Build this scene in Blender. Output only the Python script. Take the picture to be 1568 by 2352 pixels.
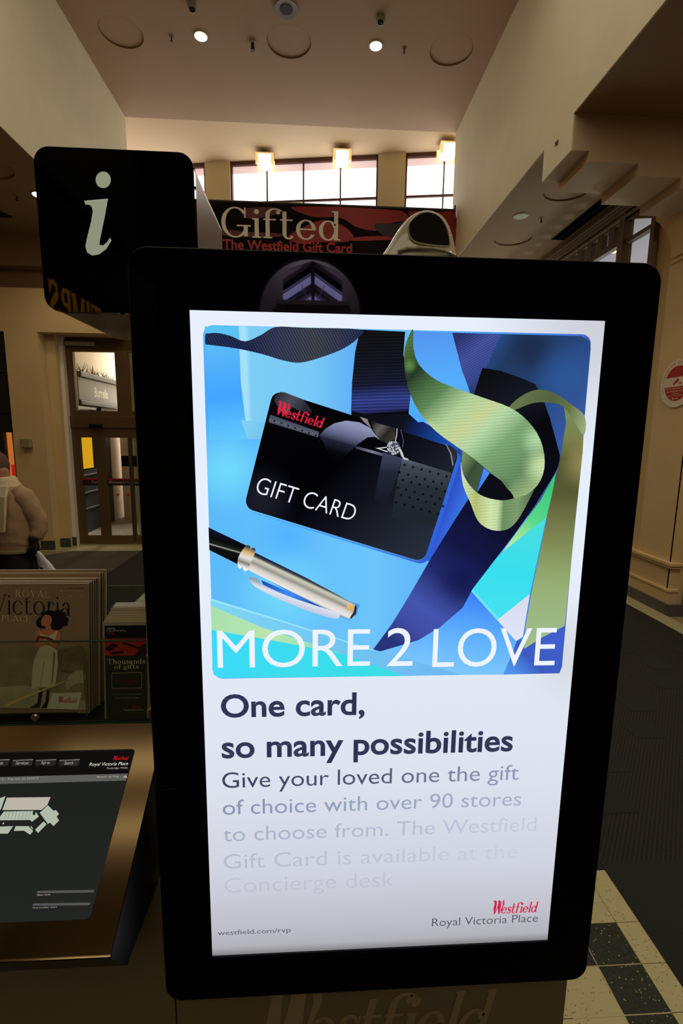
import bpy, bmesh, math, random
from mathutils import Vector, Matrix
random.seed(7)
D = bpy.data
SC = bpy.context.scene
COL = SC.collection
PI = math.pi
for o in list(D.objects):
    D.objects.remove(o, do_unlink=True)

# ---------------------------------------------------------------- camera
FPX, PITCH, YAW, ROLL, EYE = 1122.93, -9.125, 3.298, .7086, 2.0
_p, _y, _r = [math.radians(v) for v in (PITCH, YAW, ROLL)]
FWD = Vector((math.sin(_y)*math.cos(_p), math.cos(_y)*math.cos(_p), math.sin(_p)))
_rt = Vector((math.cos(_y), -math.sin(_y), 0)); _up = _rt.cross(FWD)
RT = math.cos(_r)*_rt + math.sin(_r)*_up
UP = -math.sin(_r)*_rt + math.cos(_r)*_up
CO = Vector((0, 0, EYE))
cam_data = D.cameras.new('camera'); cam = D.objects.new('camera', cam_data); COL.objects.link(cam)
cam.matrix_world = Matrix(((RT.x, UP.x, -FWD.x, 0), (RT.y, UP.y, -FWD.y, 0), (RT.z, UP.z, -FWD.z, EYE), (0, 0, 0, 1)))
cam_data.sensor_fit = 'VERTICAL'; cam_data.sensor_height = 24.0; cam_data.lens = 24.0*FPX/2352
cam_data.clip_start = 0.02; cam_data.clip_end = 200
SC.camera = cam

def lin(c):
    c = c/255.0
    return c/12.92 if c <= .04045 else ((c+.055)/1.055)**2.4
def rgb(t): return (lin(t[0]), lin(t[1]), lin(t[2]), 1)

# ---------------------------------------------------------------- world and exposure
world = D.worlds.new('sky'); SC.world = world; world.use_nodes = True
_bg = world.node_tree.nodes['Background']
_bg.inputs[0].default_value = (.86, .93, 1.0, 1); _bg.inputs[1].default_value = 1.1
SC.view_settings.view_transform = 'Standard'; SC.view_settings.look = 'None'
SC.view_settings.exposure = 0.0; SC.view_settings.gamma = 1.0; SC.view_settings.use_curve_mapping = False
SKYLIGHT = 1.75      # brightness of the opal skylight over the hall
WINDOWS = 3.0        # brightness of the overcast day in the far windows

# ---------------------------------------------------------------- helpers
def ray(x, y): return (x-784)/FPX*RT - (y-1176)/FPX*UP + FWD
def at(x, y, X=None, Y=None, Z=None):
    """point of a measured photo position on a known world plane"""
    r = ray(x, y)
    t = X/r.x if X is not None else Y/r.y if Y is not None else (Z-EYE)/r.z
    return CO + r*t

_mats = {}
def mat(name, c, rough=.6, metal=0, noise=0, nscale=8, bump=0, bscale=60, emit=None, es=1, ior=1.45, spec=.5, coat=0, aniso=0):
    if name in _mats: return _mats[name]
    m = D.materials.new(name); m.use_nodes = True; nt = m.node_tree; b = nt.nodes['Principled BSDF']
    b.inputs['Base Color'].default_value = rgb(c); b.inputs['Roughness'].default_value = rough
    b.inputs['Metallic'].default_value = metal; b.inputs['IOR'].default_value = ior
    b.inputs['Specular IOR Level'].default_value = spec
    b.inputs['Coat Weight'].default_value = coat; b.inputs['Coat Roughness'].default_value = .04
    b.inputs['Anisotropic'].default_value = aniso
    if emit:
        b.inputs['Emission Color'].default_value = rgb(emit); b.inputs['Emission Strength'].default_value = es
    if noise or bump:
        tc = nt.nodes.new('ShaderNodeTexCoord')
    if noise:
        n = nt.nodes.new('ShaderNodeTexNoise'); n.inputs['Scale'].default_value = nscale; n.inputs['Detail'].default_value = 5
        nt.links.new(tc.outputs['Object'], n.inputs['Vector'])
        mx = nt.nodes.new('ShaderNodeMix'); mx.data_type = 'RGBA'
        k1 = tuple(v*(1-noise) for v in c); k2 = tuple(min(255, v*(1+noise)) for v in c)
        mx.inputs[6].default_value = rgb(k1); mx.inputs[7].default_value = rgb(k2)
        nt.links.new(n.outputs['Fac'], mx.inputs[0]); nt.links.new(mx.outputs[2], b.inputs['Base Color'])
    if bump:
        n2 = nt.nodes.new('ShaderNodeTexNoise'); n2.inputs['Scale'].default_value = bscale; n2.inputs['Detail'].default_value = 3
        nt.links.new(tc.outputs['Object'], n2.inputs['Vector'])
        bp = nt.nodes.new('ShaderNodeBump'); bp.inputs['Strength'].default_value = bump; bp.inputs['Distance'].default_value = .01
        nt.links.new(n2.outputs['Fac'], bp.inputs['Height']); nt.links.new(bp.outputs['Normal'], b.inputs['Normal'])
    _mats[name] = m; return m

def glass(name, tint=(235, 245, 240), refl=.06):
    if name in _mats: return _mats[name]
    m = D.materials.new(name); m.use_nodes = True; nt = m.node_tree; nt.nodes.clear()
    out = nt.nodes.new('ShaderNodeOutputMaterial'); mx = nt.nodes.new('ShaderNodeMixShader')
    tr = nt.nodes.new('ShaderNodeBsdfTransparent'); tr.inputs[0].default_value = rgb(tint)
    gl = nt.nodes.new('ShaderNodeBsdfGlossy'); gl.inputs['Roughness'].default_value = .02
    lw_ = nt.nodes.new('ShaderNodeLayerWeight'); pw = nt.nodes.new('ShaderNodeMath'); pw.operation = 'POWER'; pw.inputs[1].default_value = 4.0
    nt.links.new(lw_.outputs['Facing'], pw.inputs[0])
    fr = nt.nodes.new('ShaderNodeMath'); fr.operation = 'MULTIPLY_ADD'; fr.inputs[1].default_value = .6; fr.inputs[2].default_value = refl*.5
    nt.links.new(pw.outputs[0], fr.inputs[0])
    nt.links.new(fr.outputs[0], mx.inputs[0]); nt.links.new(tr.outputs[0], mx.inputs[1]); nt.links.new(gl.outputs[0], mx.inputs[2])
    nt.links.new(mx.outputs[0], out.inputs[0]); _mats[name] = m; return m

def glow(name, c, s=1.0):
    """plain light-giving surface (lamp, screen colour)"""
    if name in _mats: return _mats[name]
    m = D.materials.new(name); m.use_nodes = True; nt = m.node_tree; nt.nodes.clear()
    out = nt.nodes.new('ShaderNodeOutputMaterial'); e = nt.nodes.new('ShaderNodeEmission')
    e.inputs[0].default_value = rgb(c); e.inputs[1].default_value = s
    nt.links.new(e.outputs[0], out.inputs[0]); _mats[name] = m; return m

def ramp_mat(name, p0, p1, stops, ribs=None, emission=True, s=1.0, blobs=()):
    """picture colour: a ramp of sRGB stops from 3D point p0 to p1, optional woven ribs, optional soft colour spots"""
    if name in _mats: return _mats[name]
    m = D.materials.new(name); m.use_nodes = True; nt = m.node_tree; nt.nodes.clear(); N = nt.nodes.new; L = nt.links.new
    out = N('ShaderNodeOutputMaterial'); geo = N('ShaderNodeTexCoord')
    d = p1-p0; ln = d.length
    sub = N('ShaderNodeVectorMath'); sub.operation = 'SUBTRACT'; sub.inputs[1].default_value = p0
    dot = N('ShaderNodeVectorMath'); dot.operation = 'DOT_PRODUCT'; dot.inputs[1].default_value = d/(ln*ln)
    L(geo.outputs['Object'], sub.inputs[0]); L(sub.outputs[0], dot.inputs[0])
    cr = N('ShaderNodeValToRGB'); L(dot.outputs['Value'], cr.inputs[0])
    cr.color_ramp.elements[0].position = stops[0][0]; cr.color_ramp.elements[0].color = rgb(stops[0][1])
    cr.color_ramp.elements[1].position = stops[-1][0]; cr.color_ramp.elements[1].color = rgb(stops[-1][1])
    for q, c in stops[1:-1]:
        e = cr.color_ramp.elements.new(q); e.color = rgb(c)
    col = cr.outputs[0]
    for bp_, rad, c in blobs:
        dist = N('ShaderNodeVectorMath'); dist.operation = 'DISTANCE'; dist.inputs[1].default_value = bp_
        L(geo.outputs['Object'], dist.inputs[0])
        mr = N('ShaderNodeMapRange'); mr.interpolation_type = 'SMOOTHSTEP'
        mr.inputs[1].default_value = 0; mr.inputs[2].default_value = rad; mr.inputs[3].default_value = 1; mr.inputs[4].default_value = 0
        L(dist.outputs['Value'], mr.inputs[0])
        mx = N('ShaderNodeMix'); mx.data_type = 'RGBA'; mx.inputs[7].default_value = rgb(c)
        L(mr.outputs[0], mx.inputs[0]); L(col, mx.inputs[6]); col = mx.outputs[2]
    if ribs:
        r0, r1, pitch, amt = ribs
        rd = (r1-r0).normalized()
        dt = N('ShaderNodeVectorMath'); dt.operation = 'DOT_PRODUCT'; dt.inputs[1].default_value = rd*(2*PI/pitch)
        L(geo.outputs['Object'], dt.inputs[0])
        sn = N('ShaderNodeMath'); sn.operation = 'SINE'; L(dt.outputs['Value'], sn.inputs[0])
        ml = N('ShaderNodeMath'); ml.operation = 'MULTIPLY_ADD'; ml.inputs[1].default_value = amt/2; ml.inputs[2].default_value = 1-amt/2
        L(sn.outputs[0], ml.inputs[0])
        vs = N('ShaderNodeVectorMath'); vs.operation = 'SCALE'; L(col, vs.inputs[0]); L(ml.outputs[0], vs.inputs['Scale']); col = vs.outputs[0]
    if emission:
        e = N('ShaderNodeEmission'); e.inputs[1].default_value = s; L(col, e.inputs[0]); L(e.outputs[0], out.inputs[0])
    else:
        e = N('ShaderNodeBsdfPrincipled'); e.inputs['Roughness'].default_value = .5; L(col, e.inputs['Base Color']); L(e.outputs[0], out.inputs[0])
    _mats[name] = m; return m

def tag(o, label=None, cat=None, group=None, kind=None):
    if label: o['label'] = label
    if cat: o['category'] = cat
    if group: o['group'] = group
    if kind: o['kind'] = kind
    return o
def empty(name, loc, label, cat, group=None, kind=None, rz=0):
    o = D.objects.new(name, None); COL.objects.link(o); o.location = loc; o.rotation_euler.z = rz
    o.empty_display_size = .05
    tag(o, label, cat, group, kind); return o
def link(name, bm, m, parent=None, loc=None, smooth=False, world_space=True):
    """link a bmesh as one object; vertices are given in world space unless world_space is False"""
    me = D.meshes.new(name)
    if smooth:
        for f in bm.faces: f.smooth = True
    bm.normal_update()
    bm.to_mesh(me); bm.free()
    for mm in (m if isinstance(m, (list, tuple)) else [m]): me.materials.append(mm)
    o = D.objects.new(name, me); COL.objects.link(o)
    if parent is not None:
        o.parent = parent
        if world_space:
            o.matrix_parent_inverse = chain(parent).inverted()
    if loc is not None: o.location = loc
    return o
def chain(o):
    m = Matrix.LocRotScale(o.location, o.rotation_euler, o.scale)
    if o.parent: return chain(o.parent) @ o.matrix_parent_inverse @ m
    return m

def box(bm, x0, x1, y0, y1, z0, z1, bev=0):
    r = bmesh.ops.create_cube(bm, size=1)
    vs = r['verts']
    for v in vs:
        v.co = Vector(((x0+x1)/2 + v.co.x*(x1-x0), (y0+y1)/2 + v.co.y*(y1-y0), (z0+z1)/2 + v.co.z*(z1-z0)))
    if bev:
        es = list({e for v in vs for e in v.link_edges})
        bmesh.ops.bevel(bm, geom=es, offset=bev, segments=2, affect='EDGES', profile=.5)
    return bm
def B(*a, **k): return box(bmesh.new(), *a, **k)
def prism(bm, pts, off):
    """extrude a closed 3D outline by vector off"""
    off = Vector(off); a = [bm.verts.new(p) for p in pts]; b = [bm.verts.new(Vector(p)+off) for p in pts]
    n = len(a)
    bm.faces.new(a); bm.faces.new(b[::-1])
    for i in range(n): bm.faces.new((a[i], b[i], b[(i+1) % n], a[(i+1) % n]))
    bmesh.ops.recalc_face_normals(bm, faces=bm.faces[:])
    return bm
def cyl(bm, p0, p1, r0, r1=None, n=20):
    p0 = Vector(p0); p1 = Vector(p1); r1 = r0 if r1 is None else r1
    q = (p1-p0).to_track_quat('Z', 'Y'); A = []; Bv = []
    for i in range(n):
        a = 2*PI*i/n; v = Vector((math.cos(a), math.sin(a), 0))
        A.append(bm.verts.new(p0+q@(v*r0))); Bv.append(bm.verts.new(p1+q@(v*r1)))
    bm.faces.new(A[::-1]); bm.faces.new(Bv)
    for i in range(n): bm.faces.new((A[i], A[(i+1) % n], Bv[(i+1) % n], Bv[i]))
    return bm
def lathe(bm, base, prof, n=32, axis=(0, 0, 1)):
    q = Vector(axis).to_track_quat('Z', 'Y'); base = Vector(base); rows = []
    for r, h in prof:
        rows.append([bm.verts.new(base+q@Vector((r*math.cos(2*PI*i/n), r*math.sin(2*PI*i/n), h))) for i in range(n)])
    for a, b in zip(rows, rows[1:]):
        for i in range(n): bm.faces.new((a[i], a[(i+1) % n], b[(i+1) % n], b[i]))
    bm.faces.new(rows[0][::-1]); bm.faces.new(rows[-1])
    return bm
def rrect(x0, x1, z0, z1, r, n=8):
    pts = []
    for cx, cz, a0 in ((x1-r, z1-r, 0), (x0+r, z1-r, 90), (x0+r, z0+r, 180), (x1-r, z0+r, 270)):
        for i in range(n+1):
            a = math.radians(a0+90*i/n); pts.append((cx+r*math.cos(a), cz+r*math.sin(a)))
    return pts
def curve_pts(pts, n=6):
    """smooth closed outline through points (Catmull-Rom)"""
    out = []; m = len(pts)
    for i in range(m):
        p0, p1, p2, p3 = [Vector(pts[(i+k-1) % m]) for k in range(4)]
        for j in range(n):
            t = j/n
            out.append(.5*((2*p1)+(-p0+p2)*t+(2*p0-5*p1+4*p2-p3)*t*t+(-p0+3*p1-3*p2+p3)*t**3))
    return out
def flat(bm, pts):
    """fill a planar (possibly concave) 3D outline"""
    vs = [bm.verts.new(p) for p in pts]
    es = [bm.edges.new((vs[i], vs[(i+1) % len(vs)])) for i in range(len(vs))]
    bmesh.ops.triangle_fill(bm, edges=es, use_beauty=True)
    return bm
def fan(bm, pts):
    c = bm.verts.new(sum((Vector(p) for p in pts), Vector())/len(pts)); vs = [bm.verts.new(p) for p in pts]
    for i in range(len(vs)): bm.faces.new((c, vs[i], vs[(i+1) % len(vs)]))
    return bm
def structure(name, bm, m, parent=None, smooth=False):
    o = link(name, bm, m, parent, smooth=smooth)
    if parent is None: o['kind'] = 'structure'
    return o

# ---------------------------------------------------------------- lettering
def font_mesh(s, offset=0, shear=0, spacing=1.0):
    cu = D.curves.new('lettering', 'FONT'); cu.body = s; cu.offset = offset; cu.shear = shear; cu.space_character = spacing
    cu.resolution_u = 5
    o = D.objects.new('lettering', cu); COL.objects.link(o)
    bpy.context.view_layer.update()
    dg = bpy.context.evaluated_depsgraph_get(); me = D.meshes.new_from_object(o.evaluated_get(dg))
    tris = [[tuple(me.vertices[i].co[:2]) for i in p.vertices] for p in me.polygons]
    D.objects.remove(o); D.curves.remove(cu); D.meshes.remove(me)
    return tris

class Glyphs:
    """small hand-built roman face with serifs; units: cap height 1"""
    def __init__(s, w=.15, t=.05, sf=.08, x=.68, st=None):
        s.w, s.t, s.s, s.x = w, t, sf, x; s.st = st or t
    def rc(s, x0, y0, x1, y1): return [(x0, y0), (x1, y0), (x1, y1), (x0, y1)]
    def ring(s, cx, cy, rx, ry, a0=0, a1=360, w=None, t=None, n=None):
        w = s.w if w is None else w; t = s.t if t is None else t; n = n or max(4, int(abs(a1-a0)/12)); o = []
        for i in range(n):
            a, b = [math.radians(a0+(a1-a0)*k/n) for k in (i, i+1)]
            P = lambda a, rx, ry: (cx+rx*math.cos(a), cy+ry*math.sin(a))
            o.append([P(a, rx, ry), P(b, rx, ry), P(b, rx-w, ry-t), P(a, rx-w, ry-t)])
        return o
    def st_(s, pts, w0, w1=None):
        w1 = w0 if w1 is None else w1; o = []; n = len(pts)
        L = []; R = []
        for i, p in enumerate(pts):
            a = Vector(pts[max(0, i-1)]); b = Vector(pts[min(n-1, i+1)]); d = (b-a).normalized(); nn = Vector((-d.y, d.x))
            w = (p[2] if len(p) > 2 else w0+(w1-w0)*i/(n-1))/2
            v = Vector(p[:2]); L.append(tuple(v+nn*w)); R.append(tuple(v-nn*w))
        for i in range(n-1): o.append([L[i], L[i+1], R[i+1], R[i]])
        return o
    def stem(s, x, y0, y1, tl=1, tr=1, bl=1, br=1):
        w, t, f = s.w, s.st, s.s
        o = [s.rc(x, y0, x+w, y1)]
        if tl or tr: o.append(s.rc(x-f*tl, y1-t, x+w+f*tr, y1))
        if bl or br: o.append(s.rc(x-f*bl, y0, x+w+f*br, y0+t))
        return o
    def dot(s, x, y, r): return [[(x+r*math.cos(i*PI/8), y+r*math.sin(i*PI/8)) for i in range(16)]]
    def g(s, ch):
        w, t, f, x = s.w, s.t, s.s, s.x; S = s.stem; R = s.ring; st = s.st
        if ch == ' ': return [], .3
        if ch == 'G': return R(.45, .5, .45, .52, 38, 335) + [s.rc(.72, .04, .72+w, .42), s.rc(.5, .42-st, .82+w, .42), s.rc(.74, .66, .74+st, 1.0)], .98
        if ch == 'C': return R(.45, .5, .45, .52, 42, 318) + [s.rc(.74, .68, .74+st, .98), s.rc(.74, .1, .74+st*.8, .3)], .86
        if ch == 'O': return R(.48, .5, .48, .52), 1.02
        if ch == 'i': return S(f, 0, x, 1, 0) + s.dot(f+w/2, x+.22, w*.62), w+2*f+.05
        if ch == 'I': return S(f, 0, 1), w+2*f+.05
        if ch == 'f': return S(f, 0, x, 0, 0, 1, 1) + [s.rc(f, x-.02, f+w, .8), s.rc(0, x-st, f+w+.2, x)] + R(f+w+.17, .8, .17+w, .22, 40, 180, w, t) + s.dot(f+w+.28, .88, w*.5), w+f+.32
        if ch == 't': return [s.rc(f, .15, f+w, .92), s.rc(0, x-st, f+w+.2, x)] + R(f+.2, .2, .2, .22, 180, 330, w*.9, t), w+.36
        if ch == 'e': return R(.33, x/2, .33, x/2+.015, 10, 330) + R(.33, x/2, .33, x/2+.015, 0, 12) + [s.rc(w*.8, x/2-.01, .33+.32, x/2-.01+t)], .73
        if ch == 'o': return R(.34, x/2, .34, x/2+.015), .75
        if ch == 'c': return R(.33, x/2, .33, x/2+.015, 45, 325) + s.dot(.55, x*.76, w*.5), .68
        if ch == 'd': return R(.31, x/2, .31, x/2+.015, 20, 340) + S(.5, 0, 1, 1, 0, 0, 1), .55+w+f+.05
        if ch == 'a': return R(.24, .2, .24, .21, 0, 360, w, t) + [s.rc(.42, 0, .42+w, x*.7), s.rc(.42, 0, .42+w+f, st)] + R(.3, x*.68, .12+w, x*.34, 0, 165, w, t) + s.dot(.13, x*.76, w*.45), .5+w+f
        if ch == 'n': return S(f, 0, x, 1, 0) + [s.rc(f+w+.24, 0, f+2*w+.24, x*.65), s.rc(f+w+.24-f, 0, f*2+2*w+.24, st)] + R(f+w+.12-.02, x*.62, .14+w, x*.4, 0, 150, w, t), 2*w+2*f+.28
        if ch == 'h': return S(f, 0, 1, 1, 0) + [s.rc(f+w+.24, 0, f+2*w+.24, x*.65), s.rc(f+w+.24-f, 0, f*2+2*w+.24, st)] + R(f+w+.12-.02, x*.62, .14+w, x*.4, 0, 150, w, t), 2*w+2*f+.28
        if ch == 'u': return [s.rc(f, x*.35, f+w, x), s.rc(0, x-st, f+w, x), s.rc(f+w+.24, 0, f+2*w+.24, x), s.rc(f+w+.15, x-st, f+2*w+.24, x), s.rc(f+w+.24, 0, 2*f+2*w+.24, st)] + R(f+w+.12, x*.38, .12+w, x*.4, 180, 340, w, t), 2*w+2*f+.26
        if ch == 'r': return S(f, 0, x, 1, 0) + R(f+w+.16, x*.6, .17, x*.42, 40, 170, w*.5, t) + s.dot(f+w+.24, x*.86, w*.5), w+f+.34
        if ch == 'l': return S(f, 0, 1, 1, 0), w+2*f+.05
        if ch == 's':
            P = [(.42, x*.8, t), (.36, x*.94, t), (.24, x, t*1.2), (.1, x*.9, w*.8), (.09, x*.7, w), (.24, x*.54, w*1.15), (.4, x*.4, w), (.42, x*.18, w*.8), (.26, .01, t*1.2), (.1, .05, t), (.04, x*.22, t)]
            return s.st_(P, w) + [s.rc(.42, x*.68, .42+st, x), s.rc(0, 0, st, x*.34)], .55
        if ch == 'S':
            P = [(.56, .8, t), (.48, .95, t), (.32, 1, t*1.2), (.13, .92, w*.8), (.11, .73, w), (.32, .54, w*1.15), (.54, .38, w), (.56, .17, w*.8), (.34, .0, t*1.2), (.14, .05, t), (.04, .24, t)]
            return s.st_(P, w) + [s.rc(.56, .68, .56+st, 1), s.rc(0, 0, st, .34)], .7
        if ch == 'g': return R(.27, x*.66, .25, x*.34) + R(.27, -.13, .29, .17) + s.st_([(.1, x*.36, w*.6), (.05, x*.2, w*.7), (.16, x*.07, w*.7), (.42, x*.03, w*.6)], w) + s.st_([(.44, x*.92), (.58, x)], t), .62
        if ch == 'T': return S(.38, 0, 1, 0, 0, 1, 1) + [s.rc(.0, 1-st, .76+w, 1), s.rc(0, .74, st, 1), s.rc(.76+w-st, .74, .76+w, 1)], .82+w
        if ch == 'P': return S(f, 0, 1, 1, 0) + R(f+w+.18, .74, .28, .26, -90, 90) + [s.rc(f+w, 1-t, f+w+.18, 1), s.rc(f+w, .48, f+w+.18, .48+t)], .62+w
        if ch == 'R': return S(f, 0, 1, 1, 0) + R(f+w+.18, .74, .28, .26, -90, 90) + [s.rc(f+w, 1-t, f+w+.18, 1), s.rc(f+w, .48, f+w+.18, .48+t)] + s.st_([(f+w+.16, .5), (f+w+.5, .02)], w) + [s.rc(f+w+.42, 0, f+w+.62, st)], .78+w
        if ch == 'L': return S(f, 0, 1, 1, 1, 1, 0) + [s.rc(f+w, 0, .66, st), s.rc(.66-st, 0, .66, .28)], .72
        if ch == 'E': return S(f, 0, 1, 1, 0) + [s.rc(f+w, 0, .7, st), s.rc(f+w, 1-st, .68, 1), s.rc(.68-st, .76, .68, 1), s.rc(.7-st, 0, .7, .26), s.rc(f+w, .48, .54, .48+t), s.rc(.54-t, .4, .54, .6)], .76
        if ch == 'A': return s.st_([(.09, 0), (.44, 1)], t) + s.st_([(.46, 1), (.84, 0)], w) + [s.rc(.2, .3, .7, .3+t), s.rc(0, 0, .22, st), s.rc(.7, 0, 1.0, st)], 1.02
        if ch == 'Y': return s.st_([(.1, 1), (.42, .46)], w) + s.st_([(.78, 1), (.45, .46)], t) + S(.38, 0, .5, 0, 0, 1, 1) + [s.rc(0, 1-st, .26, 1), s.rc(.66, 1-st, .9, 1)], .92
        if ch == 'V': return s.st_([(.13, 1), (.46, 0)], w) + s.st_([(.8, 1), (.47, 0)], t) + [s.rc(0, 1-st, .3, 1), s.rc(.68, 1-st, .92, 1)], .9
        if ch == 'M': return s.st_([(.13, 1), (.13, 0)], t) + s.st_([(.15, 1), (.5, 0)], w) + s.st_([(.84, 1), (.5, 0)], t) + S(.82, 0, 1, 1, 1, 1, 1) + [s.rc(0, 0, .26, st), s.rc(0, 1-st, .2, 1)], 1.1
        if ch == 'W': return s.st_([(.0, 1.18, t), (.12, 1.2, w*1.6), (.3, 1.1, w*1.5), (.36, .5, w*1.9), (.44, -.06, t)], w) + s.st_([(.44, -.06, t), (.66, .5, t*1.5), (.72, 1.05, w), (.62, 1.2, t)], w) \
            + s.st_([(.5, 1.14, t), (.66, 1.2, w*1.5), (.82, 1.05, w*1.7), (.88, .5, w*1.9), (.98, -.06, t)], w) + s.st_([(.98, -.06, t), (1.2, .5, t*1.6), (1.28, .92, w*1.2), (1.16, 1.2, w*1.1), (1.3, 1.26, t)], w), 1.2
        return [], .4
    def word(s, text, shear=0, gap=.03):
        o = []; px = 0
        for ch in text:
            ps, adv = s.g(ch)
            for p in ps: o.append([(px+q[0]+shear*q[1], q[1]) for q in p])
            px += adv+gap
        return o
def logo(shear=.28):
    return Glyphs(w=.17, t=.07, sf=.05, x=.6, st=.06).word('Westfield', shear, -.02)

def write(name, polys, c00, c10, c01, m, parent, nrm, thick=0.0, layer=.0003):
    """lay outlines into the parallelogram c00 (ink bottom left), c10 (bottom right), c01 (top left)"""
    xs = [q[0] for p in polys for q in p]; ys = [q[1] for p in polys for q in p]
    x0, x1, y0, y1 = min(xs), max(xs), min(ys), max(ys)
    c00, c10, c01 = Vector(c00), Vector(c10), Vector(c01); nrm = Vector(nrm).normalized()
    u = (c10-c00)/(x1-x0); v = (c01-c00)/(y1-y0); bm = bmesh.new()
    for k, p in enumerate(polys):
        vs = [bm.verts.new(c00+u*(q[0]-x0)+v*(q[1]-y0)+nrm*(layer+(k % 5)*.00002)) for q in p]
        for tri in ([(vs[0], vs[1], vs[2]), (vs[0], vs[2], vs[3])] if len(vs) == 4 else [vs]):
            try: f = bm.faces.new(tri)
            except ValueError: continue
            f.normal_update()
            if f.normal.dot(nrm) < 0: f.normal_flip()
    return link(name, bm, m, parent)
def write_px(name, polys, pl, bl, tr, m, parent, layer=.0003):
    """same on a plane parallel to X: ink bottom-left and top-right corner given by photo position"""
    a = at(*bl, Y=pl); b = at(*tr, Y=pl)
    return write(name, polys, a, (b.x, pl, a.z), (a.x, pl, b.z), m, parent, (0, -1, 0), layer=layer)

# ================================================================= MATERIALS
WALL = mat('cream_plaster', (218, 204, 168), .75, noise=.03, nscale=2.5, bump=.05, bscale=40)
WALLW = mat('warm_cream_plaster', (216, 186, 132), .7, noise=.03, nscale=3, bump=.05, bscale=40)
CEIL2 = mat('far_ceiling_paint', (214, 186, 150), .8)
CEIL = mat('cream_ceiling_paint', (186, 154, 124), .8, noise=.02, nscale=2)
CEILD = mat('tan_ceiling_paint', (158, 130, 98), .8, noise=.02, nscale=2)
BRONZE = mat('bronze_door_metal', (112, 88, 58), .4, .55)
BLACKG = mat('black_gloss_glass', (2, 1, 3), .02, ior=1.4)
BLACKM = mat('black_satin_metal', (10, 10, 11), .35)
DARK = mat('dark_shopfront_paint', (24, 24, 25), .55)

def holed(bm, holes):
    '''cut shallow round recesses (x, y, z, radius) into the underside of a slab'''
    me = D.meshes.new('slab'); bm.to_mesh(me); bm.free(); a = D.objects.new('slab', me); COL.objects.link(a)
    cb_ = bmesh.new()
    for x, y, z, r in holes: cyl(cb_, (x, y, z-.05), (x, y, z+.06), r, n=64)
    bmesh.ops.recalc_face_normals(cb_, faces=cb_.faces[:])
    mc = D.meshes.new('cut'); cb_.to_mesh(mc); cb_.free(); c = D.objects.new('cut', mc); COL.objects.link(c)
    md = a.modifiers.new('Boolean', 'BOOLEAN'); md.operation = 'DIFFERENCE'; md.object = c; md.solver = 'EXACT'
    bpy.context.view_layer.update(); dg = bpy.context.evaluated_depsgraph_get(); out = bmesh.new(); m_ = D.meshes.new_from_object(a.evaluated_get(dg)); out.from_mesh(m_)
    for o in (a, c): D.objects.remove(o)
    return out
# ================================================================= ROOM
XL, XR = -3.25, 2.51       # the two bulkheads that carry the high ceiling
LOW, HIGH, HIGH2 = 5.1, 7.32, 7.45
structure('floor', B(-9, 9, -12, 9.0, -.12, 0), mat('terrazzo_bed', (150, 136, 100), .35, noise=.08, nscale=120))
structure('ceiling', holed(B(XL-.2, XR+.2, 5.6, 9.56, HIGH, HIGH+.12), [(-2.62, 7.72, HIGH, .285), (-.36, 7.72, HIGH, .305), (1.905, 7.70, HIGH, .30)]), CEIL)
structure('ceiling', B(XL-.2, XR+.2, -12, -8.4, HIGH, HIGH+.12), CEIL)
structure('ceiling', B(-5.2, 7, 9.56, 13, HIGH2, HIGH2+.12), CEIL2)
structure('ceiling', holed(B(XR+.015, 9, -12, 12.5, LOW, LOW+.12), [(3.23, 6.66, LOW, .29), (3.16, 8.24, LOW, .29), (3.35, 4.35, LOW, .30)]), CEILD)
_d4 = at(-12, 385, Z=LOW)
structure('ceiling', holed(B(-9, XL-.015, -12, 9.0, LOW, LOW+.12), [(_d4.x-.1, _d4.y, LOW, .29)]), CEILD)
b_l = B(XL-.2, XL, -1.6, 9.56, LOW+.121, HIGH); box(b_l, XL-.0149, XL, -1.6, 9.56, LOW, LOW+.1215); structure('wall_left', b_l, WALL)
b_r = B(XR, XR+.2, -1.6, 9.56, LOW+.121, HIGH); box(b_r, XR, XR+.0149, -1.6, 9.56, LOW, LOW+.1215); box(b_r, XR, XR+.0149, 5.17, 5.794, 4.775, LOW+.001); structure('wall_right', b_r, WALL)
DIMP = mat('plaster_painted_dim', (66, 60, 52), .8)  # rear bulkheads coloured dark to stand for a dim hall end
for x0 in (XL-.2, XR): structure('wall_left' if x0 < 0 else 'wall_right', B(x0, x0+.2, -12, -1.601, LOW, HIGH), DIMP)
structure('wall_left', B(-9.2, -9, -12, 9, 0, LOW), WALLW)
structure('wall_right', B(9, 9.2, -12, 12.5, 0, LOW), WALLW)
structure('wall_back', B(2.72, 9, 12.5, 12.7, 0, LOW+.12), WALLW)
# upper end walls of the wider far hall
structure('wall_left', B(-5.4, -5.2, 9.56, 13, LOW+.12, HIGH2), WALL)
structure('ceiling', B(-5.2, XL-.015, 9.56, 12.3, 5.22, 5.3), WALL)
structure('wall_left', B(XL-.1, XL+.1, 9.4, 11.6, 0, 5.3), WALL)
structure('wall_right', B(7, 7.2, 9.56, 13, LOW+.12, HIGH2), WALL)
structure('wall_back', B(-5.2, XL-.2, 9.46, 9.56, LOW+.12, HIGH2), WALL)
structure('wall_back', B(XR+.2, 7, 9.46, 9.56, LOW+.12, HIGH2), WALL)

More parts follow.
